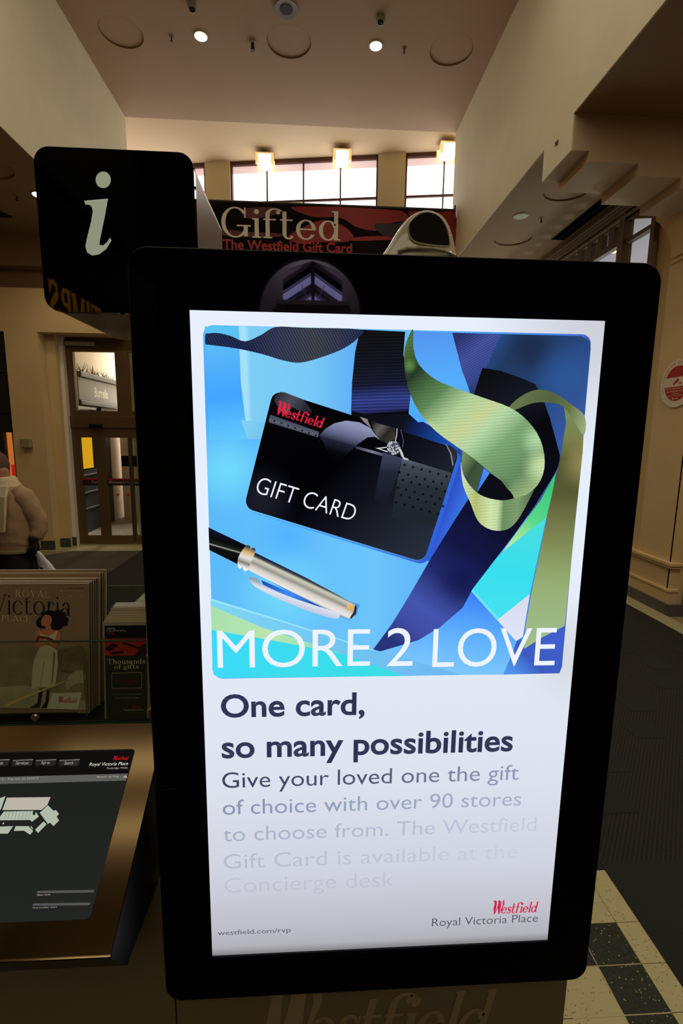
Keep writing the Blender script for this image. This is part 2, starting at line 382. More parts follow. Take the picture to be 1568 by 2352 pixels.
# skylight over the hall (unseen, bays added and spaced for the light they throw)
sk = empty('skylight', (0, .8, HIGH), 'unseen opal glazed skylight added to light the hall between the two bulkheads', 'skylight')
OPAL = glow('added_skylight_pane', (255, 246, 226), SKYLIGHT)
FRAMEW = mat('white_glazing_bar', (190, 188, 180), .5)
bays = [(-8.2, -7.3), (-7.1, -6.2), (-6.0, -5.1), (-4.9, -4.0), (-3.8, -3.0), (-1.18, -.92), (-.46, -.2), (1.3, 2.3), (2.4, 3.4), (3.5, 4.5), (4.6, 5.5)]
for y0, y1 in bays:
    link('pane', B(XL+.06, XR-.06, y0, y1, HIGH+.2, HIGH+.22), OPAL, sk)
prev = -8.4
for y0, y1 in bays+[(5.6, 5.6)]:
    link('glazing_bar', B(XL, XR, prev, y0, HIGH, HIGH+.24), CEIL, sk); prev = y1
link('roof_cover', B(XL-.2, XR+.2, -8.4, 5.6, HIGH+.3, HIGH+.36), FRAMEW, sk)

# stepped crossing beam on the right, its underside dropping in steps to the pier
bm = bmesh.new()
prof = [(XR+.015, LOW), (XR+.015, 4.775), (2.695, 4.775), (2.695, 4.68), (3.205, 4.68), (3.205, 4.57), (3.663, 4.57), (3.663, 4.472), (9, 4.472), (9, LOW)]
prism(bm, [(x, 5.17, z) for x, z in prof], (0, .624, 0))
BEAM = mat('beam_plaster_bounce_tint', (196, 168, 130), .8)  # wall plaster tinted browner, warm bounced light put into its colour
structure('trim_1', bm, BEAM)
# the mirrored beam on the left, out at the edge of the view
bm = bmesh.new()
prism(bm, [(XL-.0, 5.17, LOW), (XL-.0, 4.775), ] and [(x, 4.42, z) for x, z in [(XL, LOW), (XL, 4.775), (XL-.185, 4.775), (XL-.185, 4.68), (XL-.69, 4.68), (XL-.69, 4.57), (XL-1.15, 4.57), (XL-1.15, 4.472), (-9, 4.472), (-9, LOW)]], (0, .26, 0))
structure('trim_2', bm, BEAM)

# ---- right pier with arched edge, mouldings and stone skirting
PX = 4.03
pier = structure('wall_right', B(PX+.07, 4.7, 5.17, 6.05, 0, 4.8), WALLW)
bm = bmesh.new()
out = [(5.15, 0), (6.05, 0), (6.05, .6), (5.72, .6), (5.715, 4.0), (5.73, 4.11), (5.787, 4.258), (5.84, 4.34), (5.906, 4.405), (5.97, 4.47), (6.05, 4.53), (6.05, 4.8), (5.15, 4.8)]
prism(bm, [(PX, y, z) for y, z in out], (.08, 0, 0)); link('pier_face', bm, WALLW, pier)
link('pier_front', B(PX, 4.7, 5.13, 5.17, 0, 4.8), WALLW, pier)
bm = bmesh.new()
for z0, z1, d in ((.575, .61, .035), (.545, .575, .02), (.27, .30, .015), (.0, .27, .0)):
    box(bm, PX-.02-d, PX+.1, 5.11-d, 6.05, z0, z1, .004)
link('dado_moulding', bm, WALLW, pier)
bm = bmesh.new()
box(bm, PX-.025, PX, 5.2, 5.68, 3.93, 3.955, .004); box(bm, PX-.025, PX, 5.2, 5.68, 3.99, 4.015, .004)
link('capital_moulding', bm, WALLW, pier)
STONE = mat('grey_stone_skirting', (88, 84, 80), .4, noise=.12, nscale=20)
bb = empty('baseboard_right', (PX-.03, 5.1, 0), None, None, kind='structure')
y = 5.08
while y < 6.0:
    link('stone', B(PX-.05, PX-.02, y+.002, min(6.05, y+.298), 0, .138, .002), STONE, bb); y += .3
for x in (PX-.05, PX+.25): link('stone', B(x, x+.296, 5.05, 5.078, 0, .138, .002), STONE, bb)

# ---- left end wall with the entrance
YD = 8.73
wl = structure('wall_back', B(-9, XL+.1, YD, YD+.2, 4.62, LOW), CEILD)
link('wall_recess', B(-9, XL+.1, YD+.25, YD+.4, 4.1, LOW), CEILD, wl)
link('lintel', B(-9, XL+.1, 8.3, YD+.4, 3.52, 4.17), WALLW, wl)
link('far_wall', B(XL-.0, 1.2, YD+.6, YD+.8, 0, 5.0), WALLW, wl)
x_p = at(150, 1240, Y=YD).x
link('pier', B(-4.86, -4.356, 8.3, YD+.4, 0, 3.52), WALLW, wl)
link('pier', B(-4.356, -4.19, 8.5, YD+.4, 0, 3.52), WALLW, wl)
JAMB = mat('white_door_jamb', (236, 226, 205), .5)
link('jamb', B(-4.21, -4.13, 8.6, YD+.3, 0, 3.52), JAMB, wl)
bb = empty('baseboard_left', (-4.6, 8.28, 0), None, None, kind='structure')
SK2 = mat('dark_green_grey_skirting', (62, 66, 56), .45, noise=.1, nscale=15)
link('stone', B(-4.88, -4.34, 8.27, 8.3, 0, .16, .002), SK2, bb); link('stone', B(-4.34, -4.18, 8.47, 8.5, 0, .16, .002), SK2, bb)
link('stone', B(-4.21, -4.13, 8.57, 8.6, 0, .16, .002), SK2, bb)

# ---- far window wall, turned a little against the hall
WA = Vector((-2.25, 11.17, 0)); WB = Vector((2.72, 10.34, 0)); WU = (WB-WA).normalized(); WN = Vector((WU.y, -WU.x, 0))
def wbox(bm, s0, s1, z0, z1, d0, d1):
    a = WA+WU*s0; pts = [a+WN*d0, a+WN*d1, a+WU*(s1-s0)+WN*d1, a+WU*(s1-s0)+WN*d0]
    prism(bm, [Vector((p.x, p.y, z0)) for p in pts], (0, 0, z1-z0)); return bm
bm = bmesh.new(); wbox(bm, -1.1, 5.02, 0, 5.75, -.25, 0); wbox(bm, -3.0, 7.2, 5.3, 5.75, -.25, 0); wbox(bm, 0.0, .53, 5.75, HIGH2, -.25, .02); wbox(bm, 3.55, 4.09, 5.75, HIGH2, -.25, .02); wbox(bm, 7.1, 7.3, 5.75, HIGH2, -.25, .02)
structure('wall_back', bm, mat('pale_far_wall', (214, 198, 158), .7))
DAY = glow('overcast_daylight_pane', (255, 254, 252), WINDOWS)
MUN = mat('red_brown_window_metal', (84, 46, 38), .5)
BLIND = mat('pale_pink_blind', (225, 205, 200), .7, emit=(235, 205, 205), es=.75)
for k, (s0, s1) in enumerate(((-3.0, 0.0), (.53, 3.55), (4.09, 7.1))):
    w = empty('window_%d' % (k+1), WA+WU*((s0+s1)/2)+Vector((0, 0, 5.75)), None, None, kind='structure')
    bm = bmesh.new(); wbox(bm, s0, s1, HIGH2-.07, HIGH2, -.12, -.02); wbox(bm, s0, s1, 5.75, 5.8, -.12, -.02)
    wbox(bm, s0, s0+.035, 5.75, HIGH2, -.12, -.02); wbox(bm, s1-.035, s1, 5.75, HIGH2, -.12, -.02)
    link('window_frame', bm, MUN, w)
    link('blind_roll', wbox(bmesh.new(), s0+.035, s1-.035, HIGH2-.2, HIGH2-.07, -.1, -.085), BLIND, w)
    for j in range(4):
        a = s0+j*(s1-s0)/4; b = s0+(j+1)*(s1-s0)/4
        if j: link('muntin', wbox(bmesh.new(), a-.014, a+.014, 5.8, HIGH2-.07, -.085, -.045), MUN, w)
        for z0, z1 in ((5.8, 6.66), (6.7, HIGH2-.07)):
            link('pane', wbox(bmesh.new(), a+.012, b-.012, z0, z1, -.13, -.115), DAY, w)
    link('transom', wbox(bmesh.new(), s0+.03, s1-.03, 6.655, 6.695, -.08, -.04), MUN, w)
structure('wall_back', wbox(bmesh.new(), -3.0, 7.2, 5.75, HIGH2+.1, -.4, -.35), FRAMEW)

# ---- hall end behind the camera: plain wall with an arched opening onto a glazed gable roof
YB = -12.0
ac = at(712, 712, Y=1.4-YB)          # seen mirrored in the kiosk glass
acx, acz, ar = ac.x, ac.z, 1.32
bm = bmesh.new()
ring = [(acx+ar*math.cos(math.radians(a)), acz+ar*math.sin(math.radians(a))) for a in range(0, 181, 10)]
left = [(acx-ar, 0), (XL-.2, 0), (XL-.2, HIGH), (acx, HIGH), (acx, acz+ar)] + [(x, z) for x, z in ring if x < acx-.01]
right = [(acx+ar, 0), (XR+.2, 0), (XR+.2, HIGH), (acx, HIGH), (acx, acz+ar)] + [(x, z) for x, z in ring[::-1] if x > acx+.01]
prism(bm, [(x, YB, z) for x, z in left], (0, -.3, 0)); prism(bm, [(x, YB, z) for x, z in right], (0, -.3, 0))
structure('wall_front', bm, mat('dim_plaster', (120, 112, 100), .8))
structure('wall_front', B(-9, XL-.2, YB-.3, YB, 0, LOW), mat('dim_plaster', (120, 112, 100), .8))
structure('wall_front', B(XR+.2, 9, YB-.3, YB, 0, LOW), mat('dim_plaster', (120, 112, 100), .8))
gab = empty('glazed_roof', (acx, -15, 5.7), 'pitched glass roof on white rafters beyond the arched opening behind the viewer', 'roof')
GP = mat('gable_paint', (206, 190, 200), .7); RAFT = mat('pinkish_roof_lining', (190, 166, 176), .6)
SKYP = glow('daylit_roof_pane', (176, 172, 240), 8.0); DRK = mat('dark_roof_steel', (26, 22, 26), .5)
gx = -.05; ZR = 6.72
def roof(v0, v1, name, m, inset=0, dz=0):
    for sgn in (-1, 1):
        p = [(gx+sgn*.05, 1.4-v0, ZR-dz), (gx+sgn*1.7, 1.4-v0, ZR-1.07-dz), (gx+sgn*1.7, 1.4-v1, ZR-1.07-dz), (gx+sgn*.05, 1.4-v1, ZR-dz)]
        link(name, prism(bmesh.new(), p, (0, 0, .03)), m, gab)
roof(14.55, 14.95, 'roof_lining', RAFT); roof(14.95, 15.6, 'roof_frame', DRK); roof(15.7, 16.6, 'pane', SKYP); roof(16.6, 17.2, 'roof_lining', RAFT); roof(17.22, 17.8, 'roof_lining', RAFT); roof(17.9, 18.9, 'pane', SKYP)
for v in (14.95, 15.25, 15.62, 16.6, 17.2, 17.8): roof(v, v+.06, 'rafter', DRK, dz=.04)
link('ridge_beam', B(gx-.06, gx+.06, -17.6, -13.3, ZR-.06, ZR+.04), DRK, gab)
link('tie_beam', B(gx-1.0, gx+1.0, -13.1, -13.02, 5.54, 5.66), RAFT, gab)
link('tie_rod', cyl(bmesh.new(), (gx-1.2, -16, 5.9), (gx+1.2, -16, 5.9), .02, n=8), DRK, gab)
for sgn in (-1, 1):
    link('tie_rod', cyl(bmesh.new(), (gx+sgn*.35, -14.6, 6.5), (gx+sgn*.1, -14.6, 5.95), .015, n=8), GP, gab)
    bm = bmesh.new(); prism(bm, [(gx+sgn*2.6, -13.2, 0), (gx+sgn*2.6, -13.2, 8.4), (gx, -13.2, 8.4), (gx, -13.2, ZR), (gx+sgn*.83, -13.2, 6.42), (gx+sgn*.83, -13.2, 0)], (0, .08, 0)); link('gable_wall', bm, GP, gab)
    link('side_wall', B(gx+sgn*2.65-.05, gx+sgn*2.65+.05, -18.4, YB-.31, 0, 8.4), GP, gab)
link('lower_wall', B(gx-.82, gx+.82, -13.2, -13.12, 0, 5.62), GP, gab)
link('end_wall', B(gx-2.6, gx+2.6, -17.8, -17.7, 0, 8.4), GP, gab)

# ================================================================= FLOOR FINISHES
CREAM = mat('cream_terrazzo', (180, 172, 128), .28, noise=.05, nscale=90)
BLKT = mat('black_terrazzo', (44, 48, 42), .25, noise=.5, nscale=110)
def speckle(m, c, dens, sc):
    nt = m.node_tree; b = nt.nodes['Principled BSDF']; v = nt.nodes.new('ShaderNodeTexVoronoi'); v.inputs['Scale'].default_value = sc
    tc = nt.nodes.new('ShaderNodeTexCoord'); nt.links.new(tc.outputs['Object'], v.inputs['Vector'])
    lt = nt.nodes.new('ShaderNodeMath'); lt.operation = 'LESS_THAN'; lt.inputs[1].default_value = dens; nt.links.new(v.outputs['Distance'], lt.inputs[0])
    mx = nt.nodes.new('ShaderNodeMix'); mx.data_type = 'RGBA'; mx.inputs[7].default_value = rgb(c)
    src = b.inputs['Base Color'].links[0].from_socket; nt.links.new(src, mx.inputs[6]); nt.links.new(lt.outputs[0], mx.inputs[0]); nt.links.new(mx.outputs[2], b.inputs['Base Color'])
speckle(CREAM, (120, 84, 48), .16, 70); speckle(BLKT, (150, 145, 110), .17, 60)
pav = empty('terrazzo_border', (1.2, 1.5, 0), 'cream and black terrazzo tile border set round the kiosk beside the dark mat', 'floor tiles')
STRIP = mat('brass_divider_strip', (190, 180, 140), .35, .6)
xs = [1.3555, 1.2565, 1.084, .915, .2]; ys = [1.908, 1.664, 1.504, 1.344, 1.184, 1.024, .8, .5]
def tile(x0, x1, y0, y1, m): link('tile', B(x0+.0012, x1-.0012, y0+.0012, y1-.0012, .0, .012), m, pav)
for i in range(len(ys)-1):
    y1, y0 = ys[i], ys[i+1]
    tile(1.2565, 1.3555, y0, y1, CREAM)
    if i == 0:
        tile(.6, 1.084, y0, y1, CREAM); tile(1.084, 1.2565, y0, y1, CREAM)
    elif i == 1:
        tile(1.084, 1.2565, y0, y1, BLKT); tile(.915, 1.084, y0, y1, BLKT); tile(.7, .915, y0, y1, BLKT)
    else:
        tile(1.084, 1.2565, y0, y1, BLKT); tile(.5, 1.084, y0, y1, CREAM)
link('divider_strip', B(1.0825, 1.0855, .5, 1.664, .0118, .0128), STRIP, pav)
for y in ys[2:6]: link('divider_strip', B(.9, 1.2565, y-.0018, y+.0018, .0118, .0127), STRIP, pav)
# entrance matting
MATD = mat('dark_rib_matting', (46, 44, 36), .95, noise=.25, nscale=180, bump=.5, bscale=220)
def weave(m):
    nt = m.node_tree; b = nt.nodes['Principled BSDF']; tc = nt.nodes.new('ShaderNodeTexCoord')
    sp = nt.nodes.new('ShaderNodeSeparateXYZ'); nt.links.new(tc.outputs['Object'], sp.inputs[0]); sn = []
    for ax, fr in (('X', 2*PI/.024), ('Y', 2*PI/.03)):
        mu = nt.nodes.new('ShaderNodeMath'); mu.operation = 'MULTIPLY'; mu.inputs[1].default_value = fr; nt.links.new(sp.outputs[ax], mu.inputs[0])
        s_ = nt.nodes.new('ShaderNodeMath'); s_.operation = 'SINE'; nt.links.new(mu.outputs[0], s_.inputs[0]); sn.append(s_)
    mm = nt.nodes.new('ShaderNodeMath'); mm.operation = 'MULTIPLY'; nt.links.new(sn[0].outputs[0], mm.inputs[0]); nt.links.new(sn[1].outputs[0], mm.inputs[1])
    mr = nt.nodes.new('ShaderNodeMapRange'); mr.inputs[1].default_value = -.3; mr.inputs[2].default_value = .6; nt.links.new(mm.outputs[0], mr.inputs[0])
    mx = nt.nodes.new('ShaderNodeMix'); mx.data_type = 'RGBA'; mx.inputs[6].default_value = rgb((42, 41, 32)); mx.inputs[7].default_value = rgb((12, 11, 9))
    nt.links.new(mr.outputs[0], mx.inputs[0]); nt.links.new(mx.outputs[2], b.inputs['Base Color'])
weave(MATD)
MATP = mat('plain_charcoal_matting', (31, 31, 28), .95, noise=.1, nscale=150)
structure('trim_6', B(-8.9, 8.9, -11.9, -.6, 0, .01), MATP)
structure('trim_6', B(-2.9, 1.3555, -.599, .498, 0, .01), MATP)  # unseen mat added to darken the floor mirrored in the kiosk glass
mt = empty('entrance_matting', (2.4, 3, 0), 'dark ribbed matting with plain squares on the floor right of the kiosk', 'carpet')
link('rib_field', B(-2.9, 1.3555, 1.912, 8.25, .0, .0105), MATD, mt)
link('rib_field', B(1.3555, 3.78, 1.945, 8.25, .0, .0105), MATD, mt)
link('plain_border', B(1.357, 3.78, -.59, 1.944, .0, .0115), MATP, mt)
for r in range(8):
    yy = 2.44+.3155*r
    for cidx in range(7):
        xx = 1.54+.62*cidx*.5+.08*(r % 2)*2 - (0.3 if r % 2 else 0)
        if (cidx+r) % 2 == 0 and 1.38 < xx < 3.5:
            link('mat_square', B(xx, xx+.21, yy-.2, yy, .010, .0122), MATP, mt)
structure('trim_3', B(3.781, 3.985, -.59, 8.6, 0, .011), CREAM)
mt2 = empty('door_matting', (-4, 6, 0), 'dark brown entrance matting on the floor before the glass doors', 'carpet')
MATB = mat('brown_grey_matting', (70, 64, 54), .9, noise=.15, nscale=60)
bm = bmesh.new(); prism(bm, [(-2.901, -.59, 0), (-2.901, 8.19, 0), (-4.0, 8.19, 0), (-4.6, 7.6, 0), (-5.5, 7.2, 0), (-5.5, -.59, 0)], (0, 0, .01)); link('mat_field', bm, MATB, mt2)
structure('trim_4', B(-5.2, -2.9, 8.2, YD+.3, 0, .008), CREAM)
# grey metal box by the right pier
gb = empty('metal_cabinet', (4.3, 4.95, 0), 'grey metal cabinet low against the right pier at the frame edge', 'cabinet')
bm = B(4.17, 4.6, 4.75, 5.04, 0.02, .42, .006)
link('body', bm, mat('grey_cabinet_metal', (90, 90, 88), .4, .3), gb); link('foot', B(4.19, 4.58, 4.77, 5.02, 0, .02), DARK, gb)

# ================================================================= ENTRANCE
door = empty('door_1', (-3.5, YD, 0), None, None, kind='structure')
def P(x, y): return at(x/3.179, 600+y/3.179, Y=YD)     # measured on the enlarged left strip
def frame(name, x0, x1, z0, z1, y0=YD-.03, y1=YD+.05, m=BRONZE, par=door): return link(name, B(x0, x1, y0, y1, z0, z1, .003), m, par)
xa = P(470, 700).x; xb = P(560, 1900).x; xl = -4.13
zt = P(600, 600).z; ztr0 = P(700, 1215).z; ztr1 = P(700, 1130).z
frame('door_frame', xl, xl+.10, 0, 3.5); frame('door_frame', xl, -2.6, zt, 3.52)
w1 = [P(533, 658).x, P(838, 658).x, P(600, 660).z, P(600, 1092).z]
w2 = P(933, 668).x
frame('transom', xl, -2.6, ztr0, ztr1, YD-.06)
frame('stile', xl+.1, w1[0], ztr1, zt); frame('rail', w1[0], w1[1], w1[2], zt); frame('rail', w1[0], w1[1], ztr1, w1[3]); frame('stile', w1[1], w2, ztr1, zt)
frame('rail', w2, -2.6, w1[2], zt); frame('rail', w2, -2.6, ztr1, w1[3])
link('pane', B(w1[0], w1[1], YD, YD+.01, w1[3], w1[2]), glass('door_glass'), door); link('pane', B(w2, -2.6, YD, YD+.01, w1[3], w1[2]), glass('door_glass'), door)
link('spring_closer', B(P(490, 600).x, P(700, 600).x, YD-.09, YD-.03, P(600, 622).z, P(600, 592).z, .006), mat('grey_closer', (190, 185, 170), .4, .3), door)
link('sensor', B(P(668, 1200).x, P(760, 1200).x, YD-.11, YD-.06, P(700, 1215).z, P(700, 1188).z, .006), BLACKM, door)
dx = [P(585, 1300).x, P(697, 1300).x, P(765, 1300).x, P(935, 1300).x, P(958, 1300).x]
dz0, dz1 = P(700, 2003).z, P(700, 1287).z
frame('door_leaf', xl+.1, -2.6, dz1, ztr0); frame('door_leaf', xl+.1, dx[0], 0, dz1); frame('door_leaf', dx[1], dx[2], 0, dz1); frame('door_leaf', dx[3], dx[4], .05, dz1, m=mat('dark_bronze', (80, 66, 50), .4, .4))
frame('kick_rail', dx[0], -2.6, .0, dz0, YD-.025)
link('pane', B(dx[0], dx[1], YD, YD+.01, dz0, dz1), glass('door_glass'), door); link('pane', B(dx[2], dx[3], YD, YD+.01, dz0, dz1), glass('door_glass'), door); link('pane', B(dx[4], -2.6, YD, YD+.01, dz0, dz1), glass('door_glass'), door)
zb0, zb1 = P(800, 1637).z, P(800, 1585).z
link('warning_band', B(dx[0], -2.6, YD-.006, YD-.002, zb0, zb1), mat('dark_maroon_film', (40, 14, 16), .5), door)
link('warning_line', B(dx[0], -2.6, YD-.009, YD-.006, zb1-.03, zb1), mat('red_film', (150, 30, 34), .5), door)
for bx in (dx[0]+.35, dx[2]+.25, dx[2]+.85):
    write('band_lettering', font_mesh('Please mind the doors'), (bx-.2, YD-.01, zb0+.035), (bx+.3, YD-.01, zb0+.035), (bx-.2, YD-.01, zb0+.085), mat('pale_print', (170, 150, 130), .6), door, (0, -1, 0))
sg = link('door_notice', B(P(890, 1450).x, P(1000, 1450).x, YD-.02, YD-.006, P(900, 1498).z, P(900, 1420).z), BLACKM, door)
for xx in (862, 938):
    c = P(xx, 1705); link('red_button', cyl(bmesh.new(), (c.x, YD-.02, c.z), (c.x, YD-.003, c.z), .022), mat('red_plastic', (190, 40, 30), .4), door)
link('threshold', B(-4.1, -2.6, YD-.12, YD+.15, 0, .012), STRIP, door)

# ---- the street beyond the doors
structure('ground', B(-9, 0, 9.0, 20, -.12, -.005), mat('pinkish_paving', (178, 158, 146), .7, noise=.12, nscale=6))
XS = -4.5
sh = empty('grey_shopfront', (XS, 10, 0), 'grey panelled shop front with a pale fascia sign across the street beyond the doors', 'shop front')
GREY = mat('blue_grey_shop_paint', (70, 72, 80), .5)
GREYL = mat('light_grey_fascia', (118, 110, 116), .5)
PALE = mat('pale_render', (244, 226, 214), .8)
link('wall', B(XS-.6, XS-.02, 9.05, 14.5, 0, 7), PALE, sh)
link('shop_glass', B(XS-.02, XS+.01, 9.05, 10.7, 1.22, 2.47), mat('dark_shop_window', (22, 24, 30), .1), sh)
link('plinth', B(XS-.02, XS+.04, 9.05, 10.7, 0, 1.22), GREY, sh)
for z in (.46, .78, 1.12): link('plinth_moulding', B(XS+.04, XS+.06, 9.05, 10.7, z, z+.03, .005), mat('moulding_grey', (140, 140, 146), .5), sh)
link('corner_post', B(XS-.02, XS+.06, 10.7, 11.05, 0, 3.1), GREY, sh)
zf0, zf1 = 2.57, 3.0
link('fascia', B(XS-.02, XS+.08, 9.7, 13, zf0, zf1, .01), GREYL, sh)
link('fascia_moulding', B(XS-.02, XS+.14, 9.7, 13, zf1, zf1+.1, .02), mat('fascia_cap', (80, 72, 78), .5), sh)
link('fascia_moulding', B(XS-.02, XS+.12, 9.7, 13, zf0-.1, zf0, .02), mat('fascia_cap', (80, 72, 78), .5), sh)
link('lit_poster', B(XS+.02, XS+.045, 9.2, 10.2, 1.26, 1.86), glow('orange_lightbox', (255, 176, 30), 1.0), sh)
def pS(x, y): r = ray(x, y); t = (XS+.08)/r.x; return CO+r*t
a = pS(218, 916); b_ = pS(244, 892)
write('sign_lettering', font_mesh('Burrells', .01), (XS+.082, 10.38, 2.67), (XS+.082, 11.02, 2.67), (XS+.082, 10.38, 2.86), mat('cream_letter', (240, 232, 210), .6), sh, (1, 0, 0))
bm = bmesh.new()
for i in range(90):
    yy = random.uniform(9.6, 15); zz = zf1+.1; h = random.uniform(.05, .2)
    cyl(bm, (XS+.05+random.uniform(-.04, .05), yy, zz), (XS+.05+random.uniform(-.1, .1), yy+random.uniform(-.08, .08), zz+h), .008, .002, 5)
tw = link('twigs', bm, mat('dry_brown_twig', (128, 100, 82), .9), sh); tw['kind'] = 'stuff'  # dry twigs along the top of the fascia
wc = empty('street_building', (-2, 15.5, 0), 'pale rendered building closing the street beyond the doors', 'building')
link('wall', B(-4.8, 1, 14.6, 15.0, 0, 9), PALE, wc)
link('column', cyl(bmesh.new(), (-3.97, 11.6, 0), (-3.97, 11.6, 2.45), .44, n=36), PALE, wc); link('side_wall', B(-3.9, -3.3, 11.5, 14.6, 0, 2.45), PALE, wc); link('skirting', B(-4.8, 1, 14.56, 14.6, 0, .3), GREY, wc)

# ---- dark shop front on the far left
ds = empty('dark_shopfront', (-6, 8.3, 0), 'black shop front left of the entrance with a warm orange window', 'shop front')
link('facade', B(-9, -4.86, 8.36, 8.7, 2.2, 3.52), DARK, ds)
wx = [at(8, 1000, Y=8.36).x, at(31, 1000, Y=8.36).x]; wz1 = at(20, 993, Y=8.36).z
link('stile', B(-9, wx[0]-.0, 8.36, 8.7, 0, 2.2), DARK, ds); link('stile', B(wx[1], -4.86, 8.36, 8.7, 0, 2.2), DARK, ds)
link('stile', B(wx[0], wx[1], 8.36, 8.7, wz1, 2.2), DARK, ds); link('stile', B(wx[0], wx[1], 8.36, 8.7, 0, .5), DARK, ds)
link('lit_window', B(wx[0], wx[1], 8.44, 8.46, .5, wz1), glow('amber_shop_interior', (186, 102, 46), 1.0), ds)
link('window_edge', B(wx[1]-.05, wx[1], 8.40, 8.44, .5, wz1), mat('brass_edge', (190, 150, 80), .4), ds)
rs = at(26, 1067, Y=8.42); link('red_notice', B(rs.x, rs.x+.08, 8.415, 8.43, rs.z-.0-.2, rs.z+.0), glow('red_notice', (170, 26, 22), 1.0), ds)
for z in (2.26, 2.9): link('panel_moulding', B(-9, -4.86, 8.335, 8.36, z, z+.03, .004), DARK, ds)
ab = at(62, 1018, Y=8.28); link('alarm_box', B(ab.x-.07, ab.x+.08, 8.2, 8.3, ab.z-.07, ab.z+.07, .01), mat('beige_box', (150, 136, 104), .5), ds)

# ================================================================= RIGHT SHOP FRONT
rsx = PX
rf = empty('glazed_shopfront', (rsx, 7.5, 0), 'brown framed glazed shop front under a cornice beyond the right pier', 'shop front')
TANF = mat('brown_shopfront_paint', (112, 92, 70), .5); TAND = mat('cornice_paint', (126, 106, 82), .5)
for z0, z1, d in ((5.0, 5.1, .0), (4.96, 5.0, .05), (4.93, 4.96, .03), (4.87, 4.93, .015), (4.80, 4.84, .02)):
    link('cornice', B(rsx-d-.02, rsx+.1, 6.056, 11.45, z0, z1-.004, .006), TAND, rf)
link('head', B(rsx, rsx+.1, 6.056, 11.45, 4.78, 4.87), TANF, rf)
link('corner_post', B(rsx, rsx+.08, 6.056, 6.13, 0, 4.6), TANF, rf)
bm = bmesh.new(); prism(bm, [(rsx, 6.056, 4.6), (rsx, 6.056, 4.87), (rsx, 6.75, 4.87), (rsx, 6.63, 4.78), (rsx, 6.45, 4.72), (rsx, 6.14, 4.6)], (.1, 0, 0)); link('head', bm, TANF, rf)
link('main_post', B(rsx-.03, rsx+.1, 6.62, 6.75, 0, 4.9, .008), TANF, rf)
link('transom', B(rsx, rsx+.08, 6.13, 6.62, 4.48, 4.53), TANF, rf)
link('transom', B(rsx, rsx+.08, 6.75, 11.45, 4.51, 4.585), TANF, rf)
yy = 6.75
while yy < 9.5:
    link('mullion', B(rsx, rsx+.08, yy+.145, yy+.27, 4.585, 4.78), TANF, rf)
    link('glass_pane', B(rsx+.04, rsx+.05, yy, yy+.145, 4.585, 4.78), glass('shop_glass'), rf)
    yy += .27
link('glass_pane', B(rsx+.04, rsx+.05, 6.13, 6.62, 4.53, 4.78), glass('shop_glass'), rf)
link('glass_pane', B(rsx+.04, rsx+.05, 6.13, 6.62, .4, 4.48), glass('shop_glass'), rf)
link('glass_pane', B(rsx+.04, rsx+.05, 6.75, 11.45, .4, 4.51), glass('shop_glass'), rf)
link('stallriser', B(rsx, rsx+.1, 6.056, 11.45, 0, .4), TANF, rf)
SHIN = mat('shop_interior_white', (226, 210, 222), .8)
structure('ceiling', B(rsx+.1, 9, 6.06, 12.4, 5.0, 5.06), SHIN)
structure('wall_back', B(rsx+.1, 9, 11.5, 11.6, 0, 5), SHIN)
structure('wall_right', B(8.8, 8.9, 6.06, 12.4, 0, 5), SHIN)
bm = B(6.2, 8.9, 6.06, 12.4, 4.62, 5.0); structure('trim_5', bm, mat('lilac_bulkhead', (150, 136, 160), .8))
lt = at(1220+850/4.506, 440+620/4.506, Z=4.99)
sp = empty('spot_lamp', lt, 'small orange glowing ceiling spot inside the right shop', 'lamp')
link('rim', lathe(bmesh.new(), (lt.x, lt.y, 4.985), [(.06, 0), (.06, .014)], 20), mat('red_rim', (200, 70, 40), .4), sp); link('bulb', cyl(bmesh.new(), (lt.x, lt.y, 4.975), (lt.x, lt.y, 4.986), .045), glow('warm_bulb', (255, 190, 120), 6), sp)
# slot diffuser in the lower ceiling
sd = empty('ceiling_slot', (3.87, 7, LOW), 'long black slot diffuser in the lower ceiling along the right shop front', 'vent')
link('slot', B(3.765, 3.985, 5.9, 8.2, LOW-.004, LOW+.01), mat('slot_black', (6, 5, 4), 1.0, spec=0), sd)
for x in (3.765, 3.87): link('blade', B(x, x+.008, 5.9, 8.2, LOW-.012, LOW-.003), mat('slot_blade', (20, 18, 15), .6), sd)
# grille on the left lower ceiling
gl_ = empty('ceiling_grille', (-4.3, 6.4, LOW), 'louvred air grille in the left lower ceiling at the frame edge', 'vent')
g1 = at(28, 497, Z=LOW)
for i in range(7): link('louvre', B(g1.x-1.2, g1.x-.02*i, g1.y-.03-.09*i, g1.y-.09*i+.01, LOW-.02, LOW-.002), mat('slot_blade', (20, 18, 15), .6), gl_)
gl2 = empty('ceiling_slot', (-4.3, 6.4, LOW), 'short black slot vent in the left lower ceiling near the end wall', 'vent')
g2 = at(18, 543, Z=LOW); link('slot', B(g2.x-1.5, g2.x, g2.y-.1, g2.y, LOW-.012, LOW-.002), mat('slot_black', (6, 5, 4), 1.0, spec=0), gl2)

